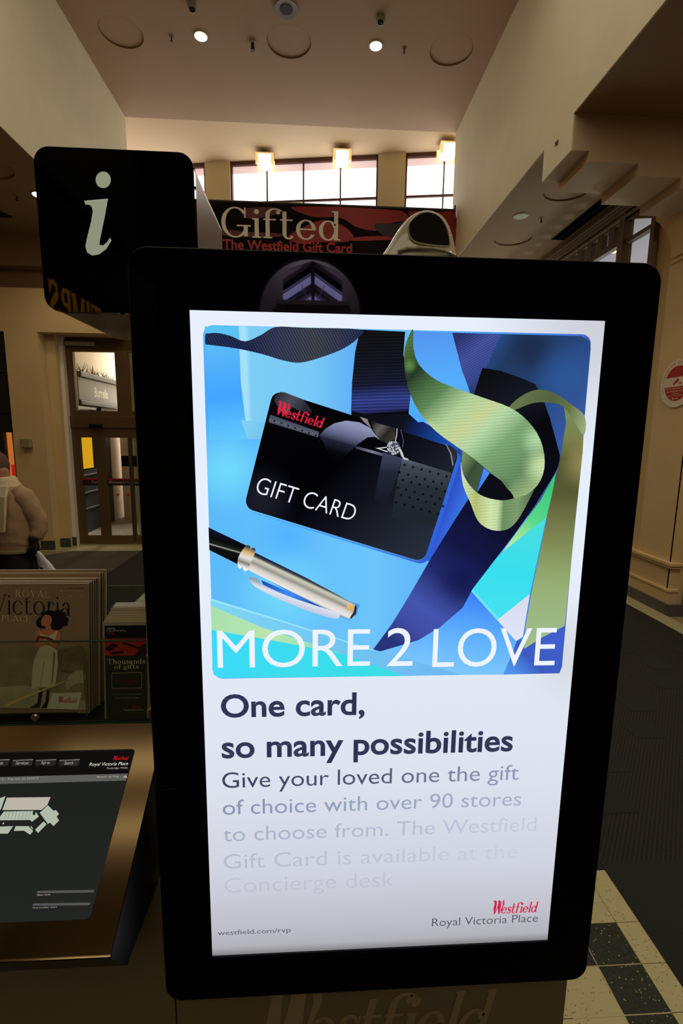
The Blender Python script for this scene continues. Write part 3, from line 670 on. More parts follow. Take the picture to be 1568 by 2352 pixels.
# ================================================================= CEILING FITTINGS
def lathe_ring(x, y, z, r1, r0, h, n=64):
    bm = bmesh.new(); R_ = []
    for rr_, zz_ in ((r1, z), (r1, z+h), (r0, z+h), (r0, z)):
        R_.append([bm.verts.new((x+rr_*math.cos(2*PI*i/n), y+rr_*math.sin(2*PI*i/n), zz_)) for i in range(n)])
    for a in range(4):
        p, q = R_[a], R_[(a+1) % 4]
        for i in range(n): bm.faces.new((p[i], p[(i+1) % n], q[(i+1) % n], q[i]))
    bmesh.ops.recalc_face_normals(bm, faces=bm.faces[:]); return bm
DISC = mat('cream_disc_paint', (186, 154, 124), .8)
def disc(x, y, z, r, label, m=DISC, grp='round ceiling discs'):
    o = empty('ceiling_disc', (x, y, z), label, 'ceiling disc', grp)
    link('plate', lathe(bmesh.new(), (x, y, z+.018), [(r*.95, 0), (r*.985, .004), (r*.985, .03)], 48), m, o)
    link('rim_band', lathe_ring(x, y, z+.001, r*.999, r*.985, .057), mat('brown_rim_painted_shade', (140, 110, 72), .7), o); return o  # rim band coloured brown to stand for shade in the recess
disc(-2.62, 7.72, HIGH, .285, 'round cream disc on the high ceiling at the far left beside the bulkhead')
disc(-.36, 7.72, HIGH, .305, 'round cream disc on the high ceiling in the middle between the two lit lamps')
disc(1.905, 7.70, HIGH, .30, 'round cream disc on the high ceiling near the right bulkhead')
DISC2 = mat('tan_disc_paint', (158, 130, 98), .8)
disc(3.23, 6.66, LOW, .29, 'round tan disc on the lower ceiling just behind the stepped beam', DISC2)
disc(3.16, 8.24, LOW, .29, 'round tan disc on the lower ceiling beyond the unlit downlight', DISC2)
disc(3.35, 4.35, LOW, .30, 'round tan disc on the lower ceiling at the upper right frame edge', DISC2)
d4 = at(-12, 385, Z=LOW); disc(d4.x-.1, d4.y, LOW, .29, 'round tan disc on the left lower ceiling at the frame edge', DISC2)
def downlight(x, y, z, lit, label, r=.085, power=0):
    o = empty('downlight', (x, y, z), label, 'ceiling lamp', 'recessed downlights')
    link('trim_ring', lathe(bmesh.new(), (x, y, z-.012), [(r*.8, 0), (r*1.1, 0), (r*1.15, .011)], 32), mat('pale_metal_rim', (200, 190, 165), .35, .4), o)
    bm = cyl(bmesh.new(), (x, y, z-.016), (x, y, z-.011), r*.95, n=32)
    link('bulb', bm, glow('lit_bulb', (255, 246, 214), 9) if lit else mat('silver_reflector', (160, 165, 150), .15, .8, emit=(120, 130, 110), es=.25), o)  # the unlit reflector has a weak glow painted in
    if power:
        l = D.lights.new('downlight_beam', 'SPOT'); l.energy = power; l.color = (1, .84, .62); l.spot_size = math.radians(125); l.spot_blend = .8; l.shadow_soft_size = .08
        lo = D.objects.new('downlight_beam', l); COL.objects.link(lo); lo.parent = o; lo.location = (0, 0, -.03)
    return o
downlight(-1.553, 7.694, HIGH, True, 'left one of the two lit downlights in the high ceiling', power=60)
downlight(.84, 7.685, HIGH, True, 'right one of the two lit downlights in the high ceiling', power=60)
downlight(2.935, 7.403, LOW, False, 'unlit silver downlight in the right lower ceiling between two discs', .095)
g3 = at(90, 446, Z=LOW); downlight(g3.x-.0, g3.y, LOW, True, 'lit downlight in the left lower ceiling peeping out beside the sign box', .085, power=40)
def sprinkler(x, y, z, label, s=1):
    o = empty('sprinkler', (x, y, z), label, 'sprinkler', 'small ceiling sprinklers')
    link('rose', lathe(bmesh.new(), (x, y, z-.012*s), [(.02*s, 0), (.035*s, .01*s), (.035*s, .012*s)], 16), DISC2, o)
    link('stem', cyl(bmesh.new(), (x, y, z-.06*s), (x, y, z-.012*s), .009*s, n=8), mat('dark_brass', (70, 52, 30), .4, .5), o)
    link('deflector', cyl(bmesh.new(), (x, y, z-.066*s), (x, y, z-.06*s), .02*s, n=12), mat('dark_brass', (70, 52, 30), .4, .5), o)
    return o
sprinkler(-1.955, 7.73, HIGH, 'small sprinkler left of the left lit downlight')
sprinkler(1.24, 7.70, HIGH, 'small sprinkler right of the right lit downlight')
sprinkler(3.256, 7.447, LOW, 'small sprinkler right of the unlit downlight in the lower ceiling')
g5 = at(38, 448, Z=LOW); sprinkler(g5.x, g5.y, LOW, 'small sprinkler in the left lower ceiling left of the sign box')
def dome(x, y, z, label):
    o = empty('dome_camera', (x, y, z), label, 'camera', 'small domes on the high ceiling')
    link('housing', lathe(bmesh.new(), (x, y, z-.06), [(.05, 0), (.06, .02), (.06, .06)], 20), mat('grey_housing', (150, 140, 120), .5), o)
    link('dome', lathe(bmesh.new(), (x, y, z-.1), [(.004, 0), (.028, .008), (.04, .04)], 20), BLACKG, o); return o
dome(.843, 7.21, HIGH, 'small dark dome behind the right lit downlight'); dome(-1.548, 7.188, HIGH, 'small dark dome at the top frame edge behind the left lit downlight')
o = empty('microphone', (-.86, 7.74, HIGH), 'brown bracket fitting hanging from the high ceiling left of the middle disc', 'fitting')
link('base', lathe(bmesh.new(), (-.86, 7.74, HIGH-.02), [(.05, 0), (.05, .02)], 16), DISC, o); link('arm', cyl(bmesh.new(), (-.86, 7.74, HIGH-.11), (-.86, 7.74, HIGH-.02), .03, .02, 10), mat('dark_brass', (70, 52, 30), .4, .5), o)
o = empty('ceiling_speaker', (-.368, 7.167, HIGH), 'round grey speaker in the high ceiling at the top frame edge', 'speaker')
link('rim', lathe(bmesh.new(), (-.368, 7.167, HIGH-.02), [(.08, .004), (.15, 0), (.155, .02)], 32), mat('grey_rim', (150, 140, 128), .5), o); link('cone', cyl(bmesh.new(), (-.368, 7.167, HIGH-.024), (-.368, 7.167, HIGH-.015), .08, n=24), mat('dark_mesh', (60, 52, 48), .7), o)
w_ = at(1279, 328, X=XR)
o = empty('wall_fixing', (XR, w_.y, w_.z), 'tiny rusty fixing left in the right bulkhead near the beam', 'fixing')
link('plate', B(XR-.008, XR, w_.y-.03, w_.y+.03, w_.z-.02, w_.z+.02, .003), mat('rust', (110, 80, 60), .7), o); link('bolt', cyl(bmesh.new(), (XR-.02, w_.y, w_.z), (XR-.006, w_.y, w_.z), .01, n=8), mat('rust', (110, 80, 60), .7), o)
# glass lanterns by the far windows
for (px, py, lab, pw) in ((609, 372, 'square glass ceiling lantern nearest the sign box, by the far windows', 1), (785, 364, 'square glass ceiling lantern in the middle before the far windows', 1), (1028, 348, 'square glass ceiling lantern at the right bulkhead before the far windows', 1)):
    c = at(px, py, Z=7.28); z = HIGH2
    o = empty('ceiling_lantern', (c.x, c.y, z), lab, 'ceiling lamp', 'glass lanterns by the far windows')
    zc = c.z
    link('canopy', lathe(bmesh.new(), (c.x, c.y, z-.03), [(.10, 0), (.12, .01), (.12, .03)], 24), mat('lantern_metal', (176, 150, 108), .4, .2), o)
    link('stem', cyl(bmesh.new(), (c.x, c.y, zc+.09), (c.x, c.y, z-.02), .05, n=12), mat('lantern_metal', (176, 150, 108), .4, .2), o)
    link('cap', B(c.x-.17, c.x+.17, c.y-.17, c.y+.17, zc+.09, zc+.105, .005), mat('lantern_metal', (176, 150, 108), .4, .2), o)
    sh_ = link('glass_shade', B(c.x-.13, c.x+.13, c.y-.13, c.y+.13, zc-.11, zc+.09, .02), glow('lantern_bulb_glass', (255, 246, 214), 2.6), o)
    for sx in (-1, 1):
        for sy in (-1, 1):
            link('glass_corner', B(c.x+sx*.15-.025, c.x+sx*.15+.025, c.y+sy*.15-.025, c.y+sy*.15+.025, zc-.11, zc+.09, .004), mat('ribbed_glass', (230, 210, 150), .3, emit=(240, 205, 130), es=.8), o)

# ================================================================= BANNER
YN = 9.27
bn = empty('hanging_banner', (-.3, YN, 5.1), 'wide red and black gift card banner stretched across the hall under the far windows', 'banner')
b0 = Vector((XL+.05, YN, 4.95)); b1 = Vector((XR-.02, YN, 5.93))
def bp_(x, y): return at(x, y, Y=YN)
BB = ramp_mat('banner_black', b0, Vector((b1.x, YN, b0.z)), [(0, (34, 26, 24)), (.5, (48, 34, 30)), (1, (40, 24, 22))], emission=False)
bm = bmesh.new(); n = 40
top = []; bot = []
for i in range(n+1):
    x = b0.x+(b1.x-b0.x)*i/n; w = .012*math.sin(i*1.3)+.01*math.sin(i*.5)
    top.append(bm.verts.new((x, YN+w*.4, b1.z))); bot.append(bm.verts.new((x, YN+w, b0.z)))
for i in range(n): bm.faces.new((bot[i], bot[i+1], top[i+1], top[i]))
bmesh.ops.solidify(bm, geom=bm.faces[:], thickness=.004)
cl = link('cloth', bm, BB, bn, smooth=True)
REDB = mat('banner_red', (142, 18, 18), .5, noise=.2, nscale=6); REDD = mat('banner_dark_red', (90, 16, 16), .5)
YF = YN-.022
def bpoly(name, pts, m, lay=0):
    q = curve_pts([at(x, y, Y=YF-lay) for x, y in pts], 4); bm = bmesh.new(); flat(bm, q); return link(name, bm, m, cl)
bpoly('red_print', [(668, 478), (700, 474), (800, 476), (900, 482), (925, 486), (940, 505), (900, 512), (868, 530), (820, 522), (780, 500), (720, 498)], REDB)
bpoly('red_print', [(940, 486), (1000, 488), (1046, 492), (1046, 580), (1000, 570), (960, 540), (950, 510)], REDB)
bpoly('red_print', [(700, 520), (745, 505), (790, 520), (812, 545), (790, 556), (730, 556), (690, 560), (660, 545)], REDB, .001)
bpoly('dark_red_print', [(510, 526), (560, 532), (640, 536), (640, 544), (560, 545), (512, 540)], REDD)
bpoly('dark_red_print', [(560, 480), (620, 476), (650, 486), (600, 500), (565, 500)], REDD)
bpoly('red_print', [(808, 546), (870, 542), (935, 545), (935, 550), (870, 552), (808, 553)], REDB, .001)
bpoly('black_print', [(860, 515), (920, 512), (960, 490), (985, 500), (990, 530), (930, 545), (880, 540)], mat('print_black', (34, 26, 24), .5), .002)
LET = mat('banner_cream_letter', (226, 218, 196), .55)
write('main_lettering', Glyphs(w=.135, t=.05, sf=.075, x=.66, st=.05).word('Gifted', 0, .02), at(509, 545, Y=YF), (at(781, 550, Y=YF).x, YF, at(509, 545, Y=YF).z), (at(509, 545, Y=YF).x, YF, at(509, 474, Y=YF).z-.0), LET, cl, (0, -1, 0), layer=.006)
write('small_lettering', font_mesh('The Westfield Gift Card', .022), at(512, 572, Y=YF), (at(808, 572, Y=YF).x, YF, at(512, 572, Y=YF).z), (at(512, 572, Y=YF).x, YF, at(512, 549, Y=YF).z), mat('banner_red_letter', (176, 32, 30), .55), cl, (0, -1, 0), layer=.006)
link('top_rail', cyl(bmesh.new(), (b0.x, YN, b1.z), (b1.x, YN, b1.z), .018, n=10), mat('rail_metal', (90, 84, 72), .4, .5), bn)
link('end_post', B(b1.x-.035, b1.x, YN-.02, YN+.02, 4.9, 6.0), mat('rail_metal', (90, 84, 72), .4, .5), bn)
link('end_post', B(b0.x-.03, b0.x, YN-.02, YN+.02, 4.9, 6.0), mat('rail_metal', (90, 84, 72), .4, .5), bn)

# ================================================================= CAMERA NOTICE ON THE PIER
cs = empty('camera_notice', (PX, 5.33, 2.59), 'round white and red camera surveillance notice on the right pier', 'sign')
sc = Vector((PX-.025, 5.36, 2.595)); sr = .262
WH = mat('notice_white', (226, 212, 180), .5); RD = mat('notice_red', (176, 24, 26), .5)
def circ(r, z0, z1, X, n=40):
    a0 = math.asin(max(-1, min(1, z0/r))); a1 = math.asin(max(-1, min(1, z1/r)))
    L = [(math.cos(a0+(a1-a0)*i/n)*r, math.sin(a0+(a1-a0)*i/n)*r) for i in range(n+1)]
    return [Vector((X, sc.y-y, sc.z+z)) for y, z in L] + [Vector((X, sc.y+y, sc.z+z)) for y, z in L[::-1]]
link('plate', cyl(bmesh.new(), (PX-.016, sc.y, sc.z), (PX-.001, sc.y, sc.z), sr, n=64), WH, cs)
bm = bmesh.new(); flat(bm, circ(.19, .07, .1899, PX-.018)); flat(bm, circ(.19, -.1899, -.035, PX-.018)); link('red_field', bm, RD, cs)
bm = bmesh.new()
def cprism(pts): prism(bm, [(PX-.0185, sc.y-u, sc.z+v) for u, v in pts], (.001, 0, 0))
cprism([(-.065, -.0), (.01, .055), (.025, .035), (-.05, -.02)]); cprism([(-.005, .02), (.005, .02), (.03, -.005), (.06, -.005), (.06, .003), (.032, .003)]); cprism([(.055, -.012), (.062, -.012), (.062, .012), (.055, .012)])
link('camera_symbol', bm, RD, cs)
def cwrite(t, u0, u1, z, h, m): write('lettering', font_mesh(t, .01), (PX-.019, sc.y-u0, sc.z+z), (PX-.019, sc.y-u1, sc.z+z), (PX-.019, sc.y-u0, sc.z+z+h), m, cs, (-1, 0, 0))
cwrite('CCTV operates within', -.165, .165, -.068, .022, WH); cwrite('this Shopping Centre', -.15, .155, -.098, .022, WH); cwrite('operated by', -.06, .05, -.12, .014, WH); cwrite('Royal Victoria Place', -.11, .11, -.14, .014, WH)
write('lettering', logo(), (PX-.019, sc.y+.05, sc.z-.175), (PX-.019, sc.y-.05, sc.z-.175), (PX-.019, sc.y+.05, sc.z-.15), WH, cs, (-1, 0, 0))
for i, ch in enumerate('MALL MANAGED FOR SAFETY & MONITORED'):
    if ch == ' ': continue
    a = math.radians(205-i*6.6); cc, ss = math.cos(a), math.sin(a); rr = .213; h = .022
    base = Vector((PX-.019, sc.y-rr*cc, sc.z+rr*ss)); tang = Vector((0, -ss, -cc))*.016; rad = Vector((0, -cc, ss))*h
    write('lettering', font_mesh(ch), base-tang*.5, base+tang*.5, base-tang*.5+rad, RD, cs, (-1, 0, 0))

# ================================================================= SHOP SIGN BEHIND THE VIEWER (mirrored in the sign box)
ts = empty('shop_sign', (-3.3, -2, 3.2), 'black fascia sign with yellow capital letters behind the viewer', 'sign')
TX = -2.6
def vm(x, y):               # sign-box glass mirrors the plane Y = .8
    p = at(x, y, X=TX); return Vector((p.x, 1.6-p.y, p.z))
s0, s1 = vm(105, 700), vm(235, 712)
link('board', B(TX-.15, TX-.02, min(s0.y, s1.y)-2.5, max(s0.y, s1.y)+1.2, s1.z-.45, s1.z+.9), mat('sign_black', (8, 8, 8), .5), ts)
YEL = glow('yellow_sign_letter', (250, 160, 30), 1.3)
zb = vm(226, 700).z-.42
write('lettering', Glyphs(w=.2, t=.12, sf=.05, x=.7, st=.1).word('TIMPS', 0, .08), (TX-.018, s1.y, zb), (TX-.018, s0.y-.12, zb), (TX-.018, s1.y, zb+.42), YEL, ts, (1, 0, 0))

# ================================================================= KIOSK
KY = .70
k = empty('information_kiosk', (.12, .85, 0), 'tall black glass digital display kiosk with a lit gift card advert', 'kiosk')
kx0, kx1, kz0, kz1 = -.2455, .4845, 1.047, 2.2385
o2 = rrect(kx0, kx1, kz0, kz1, .026, 10)
bm = prism(bmesh.new(), [(x, KY+.004, z) for x, z in o2], (0, .076, 0)); link('housing', bm, BLACKM, k)
o3 = rrect(kx0+.0015, kx1-.0015, kz0+.0015, kz1-.0015, .025, 10)
sx0, sx1, sz0, sz1 = -.1665, .4075, 1.1365, 2.1605
bz = bmesh.new(); prism(bz, [(x, KY, z) for x, z in o3], (0, .0045, 0))
gp = link('front_glass', bz, BLACKG, k)
bm = bmesh.new(); prism(bm, [(x, KY-.0005, z) for x, z in rrect(kx0, kx1, kz0, kz1, .026, 10)], (0, .002, 0))
rim = bmesh.new()
for i in range(len(o2)):
    a, b_ = o2[i], o2[(i+1) % len(o2)]
    if (Vector(a)-Vector(b_)).length > 1e-5: cyl(rim, (a[0], KY+.003, a[1]), (b_[0], KY+.003, b_[1]), .0011, n=6)
link('edge_trim', rim, mat('dark_edge_metal', (70, 66, 60), .25, .8), k); bm.free()
TOW = mat('dark_tower_metal', (40, 34, 26), .4, .4)
link('tower', B(-.19, .43, KY+.08, .98, 1.0, 2.172, .004), TOW, k)
OLIVE = mat('olive_bronze_panel', (150, 132, 90), .45, .25, noise=.05, nscale=3)
bx1 = at(1303, 2255, Y=.742).x; bxs = at(404, 2330, Y=.742).x
link('base_panel', B(bxs+.001, bx1, .742, .98, .02, 1.24, .002), OLIVE, k)
link('base_panel', B(-.95, bxs-.001, .742, .98, .02, 1.24, .002), OLIVE, k)
link('base_core', B(-.94, bx1-.01, .75, .97, .0, 1.235), TOW, k)
write('base_lettering', logo(), at(610, 2420, Y=.741), (at(1130, 2420, Y=.741).x, .741, at(610, 2420, Y=.741).z), (at(610, 2420, Y=.741).x, .741, at(610, 2262, Y=.741).z), mat('etched_lighter_bronze', (184, 156, 108), .5, .15), k, (0, -1, 0))

# ---- the lit screen: advert colours, with view-angle darkening painted into the white ground
SY = KY-.0012
scr_bg = ramp_mat('screen_angle_falloff', Vector((0, SY, sz0)), Vector((0, SY, sz1)), [(0, (130, 130, 134)), (.015, (178, 178, 184)), (.05, (190, 190, 200)), (.15, (208, 211, 224)), (.3, (220, 225, 238)), (.6, (230, 238, 252)), (1, (232, 240, 254))],
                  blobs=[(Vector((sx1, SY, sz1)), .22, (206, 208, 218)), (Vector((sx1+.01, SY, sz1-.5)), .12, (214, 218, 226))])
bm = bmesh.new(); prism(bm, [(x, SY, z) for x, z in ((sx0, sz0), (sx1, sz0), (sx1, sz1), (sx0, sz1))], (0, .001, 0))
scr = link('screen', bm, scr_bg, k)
LY = [0]
def sp_(x, y, lay=0): return at(x, y, Y=SY-lay)
def art(name, pts, m, smooth=False, lay=None, n=5):
    LY[0] += 1; l = (LY[0]*.00003+.0002) if lay is None else lay
    q = [sp_(x, y) for x, y in pts]
    if smooth: q = curve_pts(q, n)
    for p in q: p.y = SY-l
    bm = bmesh.new(); flat(bm, q); bm.normal_update()
    for f in bm.faces:
        if f.normal.y > 0: f.normal_flip()
    return link(name, bm, m, scr)
def G(name, a, b, stops, ribs=None, blobs=()):
    r = None
    if ribs: r = (sp_(*ribs[0]), sp_(*ribs[1]), ribs[2], ribs[3])
    return ramp_mat(name, sp_(*a), sp_(*b), stops, r, blobs=[(sp_(x, y), rad, c) for x, y, rad, c in blobs])
a = sp_(470, 745); b_ = sp_(1357, 772); c_ = sp_(1289, 1549)
px0, px1, pz0, pz1 = sp_(478, 1150).x, sp_(1324, 1150).x, sp_(880, 1553).z, sp_(900, 757).z
bm = bmesh.new(); flat(bm, [(x, SY-.0002, z) for x, z in rrect(px0, px1, pz0, pz1, .014)])
for f in bm.faces:
    f.normal_update()
    if f.normal.y > 0: f.normal_flip()
link('picture_field', bm, G('sky_blue_field', (470, 1150), (1330, 1150), [(0, (92, 186, 250)), (.45, (108, 196, 250)), (.75, (80, 160, 246)), (.97, (70, 110, 220)), (1, (50, 76, 140))],
     blobs=[(520, 900, .10, (64, 164, 255)), (520, 1080, .07, (112, 216, 252)), (660, 1230, .06, (84, 180, 255)), (650, 1370, .09, (112, 214, 250))]), scr)
art('dark_backdrop', [(1035, 764), (1335, 772), (1352, 782), (1356, 800), (1322, 1185), (1100, 1185), (1060, 960)], G('navy_backdrop', (1040, 770), (1330, 1000), [(0, (44, 96, 176)), (.35, (34, 58, 96)), (.6, (38, 66, 116)), (1, (56, 92, 168))], blobs=[(1220, 800, .05, (30, 46, 76)), (1300, 870, .06, (46, 86, 150))]))
art('lid_shadow', [(470, 750), (548, 750), (552, 860), (570, 1010), (480, 1010)], G('side_blue', (480, 760), (520, 1010), [(0, (92, 196, 244)), (.25, (86, 180, 250)), (.6, (66, 164, 255)), (1, (96, 200, 252))]))
art('gift_box', [(548, 749), (828, 757), (812, 850), (809, 958), (760, 1000), (569, 1009), (553, 880)], G('box_blue', (550, 900), (820, 900), [(0, (160, 222, 250)), (.06, (170, 228, 252)), (.1, (128, 208, 248)), (.6, (122, 204, 250)), (1, (96, 176, 250))], ribs=((550, 800), (552, 850), .0016, .06)))
art('box_base', [(553, 965), (800, 985), (790, 1002), (569, 1009)], G('box_base', (560, 970), (640, 1005), [(0, (132, 208, 244)), (1, (104, 186, 236))]))
art('vertical_ribbon', [(826, 757), (930, 762), (926, 815), (938, 860), (943, 900), (938, 952), (870, 960), (806, 944), (808, 880), (815, 810)], G('black_grosgrain', (860, 760), (872, 950), [(0, (20, 22, 20)), (.45, (24, 28, 40)), (.65, (28, 32, 58)), (.82, (58, 72, 150)), (.95, (52, 60, 130)), (1, (16, 16, 26))], ribs=((870, 800), (871, 850), .0043, .55)))
art('ribbon_underside', [(806, 944), (870, 958), (938, 950), (1000, 985), (1060, 1035), (1040, 1060), (940, 1010), (808, 975)], G('ribbon_under', (820, 950), (1040, 1040), [(0, (14, 14, 18)), (.45, (16, 18, 28)), (.62, (20, 40, 100)), (1, (30, 84, 190))]))
art('blue_paper', [(943, 760), (1040, 764), (1055, 830), (1078, 900), (1040, 960), (960, 970), (938, 950), (943, 900)], G('bright_blue_paper', (990, 765), (1000, 960), [(0, (84, 150, 240)), (.6, (86, 176, 252)), (1, (80, 170, 252))]))
art('blue_shadow_paper', [(1052, 1030), (1075, 1040), (1100, 1110), (1060, 1180), (1000, 1290), (965, 1286), (1000, 1200)], G('shade_blue', (990, 1180), (1070, 1210), [(0, (38, 60, 160)), (.4, (50, 90, 210)), (1, (66, 130, 236))]))
art('top_ribbon', [(478, 766), (500, 765), (530, 772), (563, 784), (600, 769), (634, 751), (700, 753), (826, 757), (822, 776), (790, 800), (740, 820), (690, 833), (650, 828), (600, 813), (540, 800), (478, 792), (472, 791), (471, 779), (472, 767)],
    G('dark_twill', (470, 780), (826, 780), [(0, (40, 54, 96)), (.25, (36, 46, 86)), (.5, (62, 68, 96)), (.7, (72, 76, 86)), (1, (44, 54, 92))], ribs=((600, 780), (622, 768), .0034, .6)), True, n=4)
art('violet_ribbon', [(1038, 764), (1150, 768), (1118, 840), (1090, 900), (1080, 903), (1060, 850)], G('violet_twill', (1050, 780), (1130, 880), [(0, (50, 58, 120)), (.35, (78, 92, 176)), (.7, (66, 84, 160)), (1, (40, 48, 96))], ribs=((1090, 800), (1104, 830), .003, .5)))
art('green_paper', [(1276, 1085), (1268, 1130), (1254, 1190), (1150, 1272), (1180, 1230), (1240, 1150)], G('green_paper', (1260, 1120), (1160, 1260), [(0, (62, 200, 120)), (.5, (92, 216, 140)), (1, (200, 232, 170))]))
art('cyan_paper', [(1254, 1188), (1216, 1366), (1141, 1424), (1081, 1357), (1100, 1325), (1150, 1270)], G('cyan_paper', (1180, 1200), (1130, 1420), [(0, (70, 222, 224)), (.5, (56, 222, 236)), (1, (70, 226, 240))]))
art('blue_floor_paper', [(1081, 1357), (1185, 1472), (1160, 1549), (900, 1551), (850, 1500), (1000, 1450)], G('floor_blue', (1080, 1370), (1040, 1545), [(0, (60, 132, 250)), (.5, (96, 176, 252)), (1, (124, 200, 254))]))
art('deep_blue_paper', [(1187, 1472), (1296, 1436), (1290, 1530), (1284, 1546), (1155, 1549)], G('deep_blue', (1270, 1450), (1170, 1545), [(0, (64, 96, 206)), (.6, (62, 90, 190)), (1, (80, 150, 240))]))
art('white_paper', [(1216, 1364), (1200, 1462), (1184, 1472), (1141, 1424)], G('white_paper', (1210, 1370), (1170, 1470), [(0, (216, 218, 238)), (1, (226, 230, 250))]))
art('paper_edge', [(1081, 1357), (1084, 1352), (1146, 1420), (1141, 1425)], G('paper_edge', (1080, 1350), (1146, 1425), [(0, (110, 226, 250)), (1, (110, 226, 250))]))
art('black_tag', [(1107, 845), (1150, 852), (1205, 872), (1228, 882), (1242, 905), (1262, 960), (1285, 1045), (1284, 1065), (1272, 1090), (1225, 1165), (1190, 1210), (1140, 1160), (1180, 1000), (1088, 905)],
    G('black_tag', (1110, 860), (1250, 1150), [(0, (16, 16, 18)), (.25, (24, 28, 40)), (.5, (10, 10, 14)), (1, (16, 16, 30))], ribs=((1150, 880), (1170, 884), .003, .4)))
art('navy_ribbon', [(1098, 1110), (1150, 1160), (1185, 1190), (1232, 1155), (1180, 1228), (1085, 1352), (1062, 1395), (1010, 1440), (960, 1470), (848, 1503), (900, 1432), (945, 1358), (990, 1280), (1040, 1200)],
    G('navy_grosgrain', (1140, 1180), (900, 1470), [(0, (18, 18, 40)), (.3, (22, 26, 76)), (.5, (38, 46, 116)), (.72, (74, 92, 186)), (.85, (70, 84, 176)), (1, (44, 56, 130))], ribs=((1000, 1330), (1010, 1313), .0031, .3), blobs=((1060, 1330, .05, (26, 30, 90)),)))
art('olive_ribbon', [(1293, 925), (1315, 940), (1341, 962), (1337, 1040), (1322, 1180), (1300, 1400), (1296, 1437), (1240, 1466), (1203, 1490), (1206, 1440), (1220, 1360), (1255, 1188), (1272, 1110), (1288, 1040), (1299, 970)],
    G('olive_satin', (1310, 940), (1250, 1470), [(0, (120, 140, 96)), (.12, (120, 126, 74)), (.2, (70, 84, 50)), (.35, (88, 88, 52)), (.55, (128, 136, 84)), (.75, (150, 176, 116)), (1, (160, 190, 140))], blobs=((1345, 1060, .05, (146, 136, 82)),)))
art('olive_bend', [(1165, 940), (1185, 918), (1215, 900), (1243, 895), (1275, 904), (1310, 928), (1342, 956), (1340, 1000), (1318, 970), (1293, 934), (1260, 925), (1222, 926), (1180, 942)], G('olive_bend', (1170, 930), (1340, 980), [(0, (104, 120, 74)), (.5, (84, 96, 64)), (.75, (104, 116, 72)), (1, (150, 170, 120))]), True, n=3)
art('green_ribbon', [(944, 760), (949, 762), (949, 800), (962, 838), (1000, 872), (1050, 893), (1110, 914), (1172, 937), (1212, 968), (1240, 1010), (1250, 1060), (1241, 1102), (1215, 1132), (1181, 1144), (1172, 1130), (1110, 1072), (1060, 1034), (1002, 992), (962, 946), (940, 900), (929, 850), (929, 800)],
    G('green_satin', (930, 800), (1220, 1140), [(0, (80, 116, 62)), (.12, (38, 58, 36)), (.28, (98, 140, 90)), (.4, (184, 216, 160)), (.5, (206, 218, 156)), (.57, (186, 222, 172)), (.68, (128, 172, 120)), (.86, (104, 142, 98)), (1, (170, 196, 138))],
      ribs=((1100, 1000), (1101, 1040), .0044, .16), blobs=((1244, 1070, .034, (206, 232, 172)), (1232, 1010, .03, (180, 220, 170)), (1150, 1120, .02, (84, 108, 76)), (940, 840, .012, (96, 140, 74)), (985, 990, .02, (206, 226, 160)))), True, n=3)
art('ribbon_tail_inside', [(1061, 1034), (1090, 1055), (1108, 1072), (1094, 1132), (1072, 1106), (1058, 1072)], G('green_inside', (1060, 1060), (1110, 1090), [(0, (112, 140, 92)), (.5, (58, 76, 54)), (1, (66, 86, 60))]))
art('loop_shadow', [(1109, 1076), (1125, 1086), (1150, 1104), (1170, 1130), (1180, 1145), (1150, 1151), (1120, 1146), (1094, 1132)], G('loop_black', (1100, 1100), (1180, 1140), [(0, (12, 14, 26)), (1, (12, 12, 20))]))
art('blue_gap', [(1110, 1075), (1124, 1086), (1094, 1132)], G('gap_blue', (1110, 1080), (1100, 1130), [(0, (74, 140, 244)), (1, (60, 120, 236))]))
art('ribbon_loop', [(1057, 1060), (1064, 1092), (1086, 1124), (1112, 1141), (1150, 1149), (1182, 1144), (1212, 1134), (1226, 1122), (1212, 1152), (1192, 1188), (1172, 1211), (1148, 1219), (1120, 1214), (1096, 1195), (1080, 1156), (1062, 1112)],
    G('loop_satin', (1060, 1150), (1220, 1150), [(0, (212, 232, 176)), (.2, (186, 196, 120)), (.42, (214, 234, 176)), (.52, (196, 222, 170)), (.6, (110, 146, 96)), (.8, (128, 160, 112)), (1, (90, 116, 82))], ribs=((1100, 1160), (1101, 1200), .0044, .14)), True, n=3)
art('lower_green', [(484, 1388), (600, 1438), (740, 1483), (790, 1502), (640, 1473), (486, 1446)], G('pale_green', (484, 1400), (780, 1500), [(0, (168, 224, 176)), (.5, (186, 230, 172)), (1, (120, 220, 190))]))
art('lower_edge', [(484, 1374), (640, 1422), (860, 1492), (960, 1520), (1060, 1549), (930, 1552), (790, 1502), (600, 1440), (484, 1390)], G('edge_blue', (490, 1380), (990, 1545), [(0, (126, 214, 244)), (.6, (112, 196, 240)), (1, (112, 186, 244))]))
art('edge_highlight', [(484, 1374), (640, 1422), (860, 1492), (860, 1495), (640, 1426), (484, 1379)], G('edge_high', (484, 1374), (860, 1492), [(0, (156, 232, 252)), (1, (140, 220, 250))]))
art('lower_cyan', [(486, 1446), (640, 1473), (790, 1502), (930, 1552), (505, 1556), (492, 1550), (488, 1538)], G('turquoise', (490, 1450), (900, 1550), [(0, (60, 218, 248)), (1, (60, 222, 226))]))
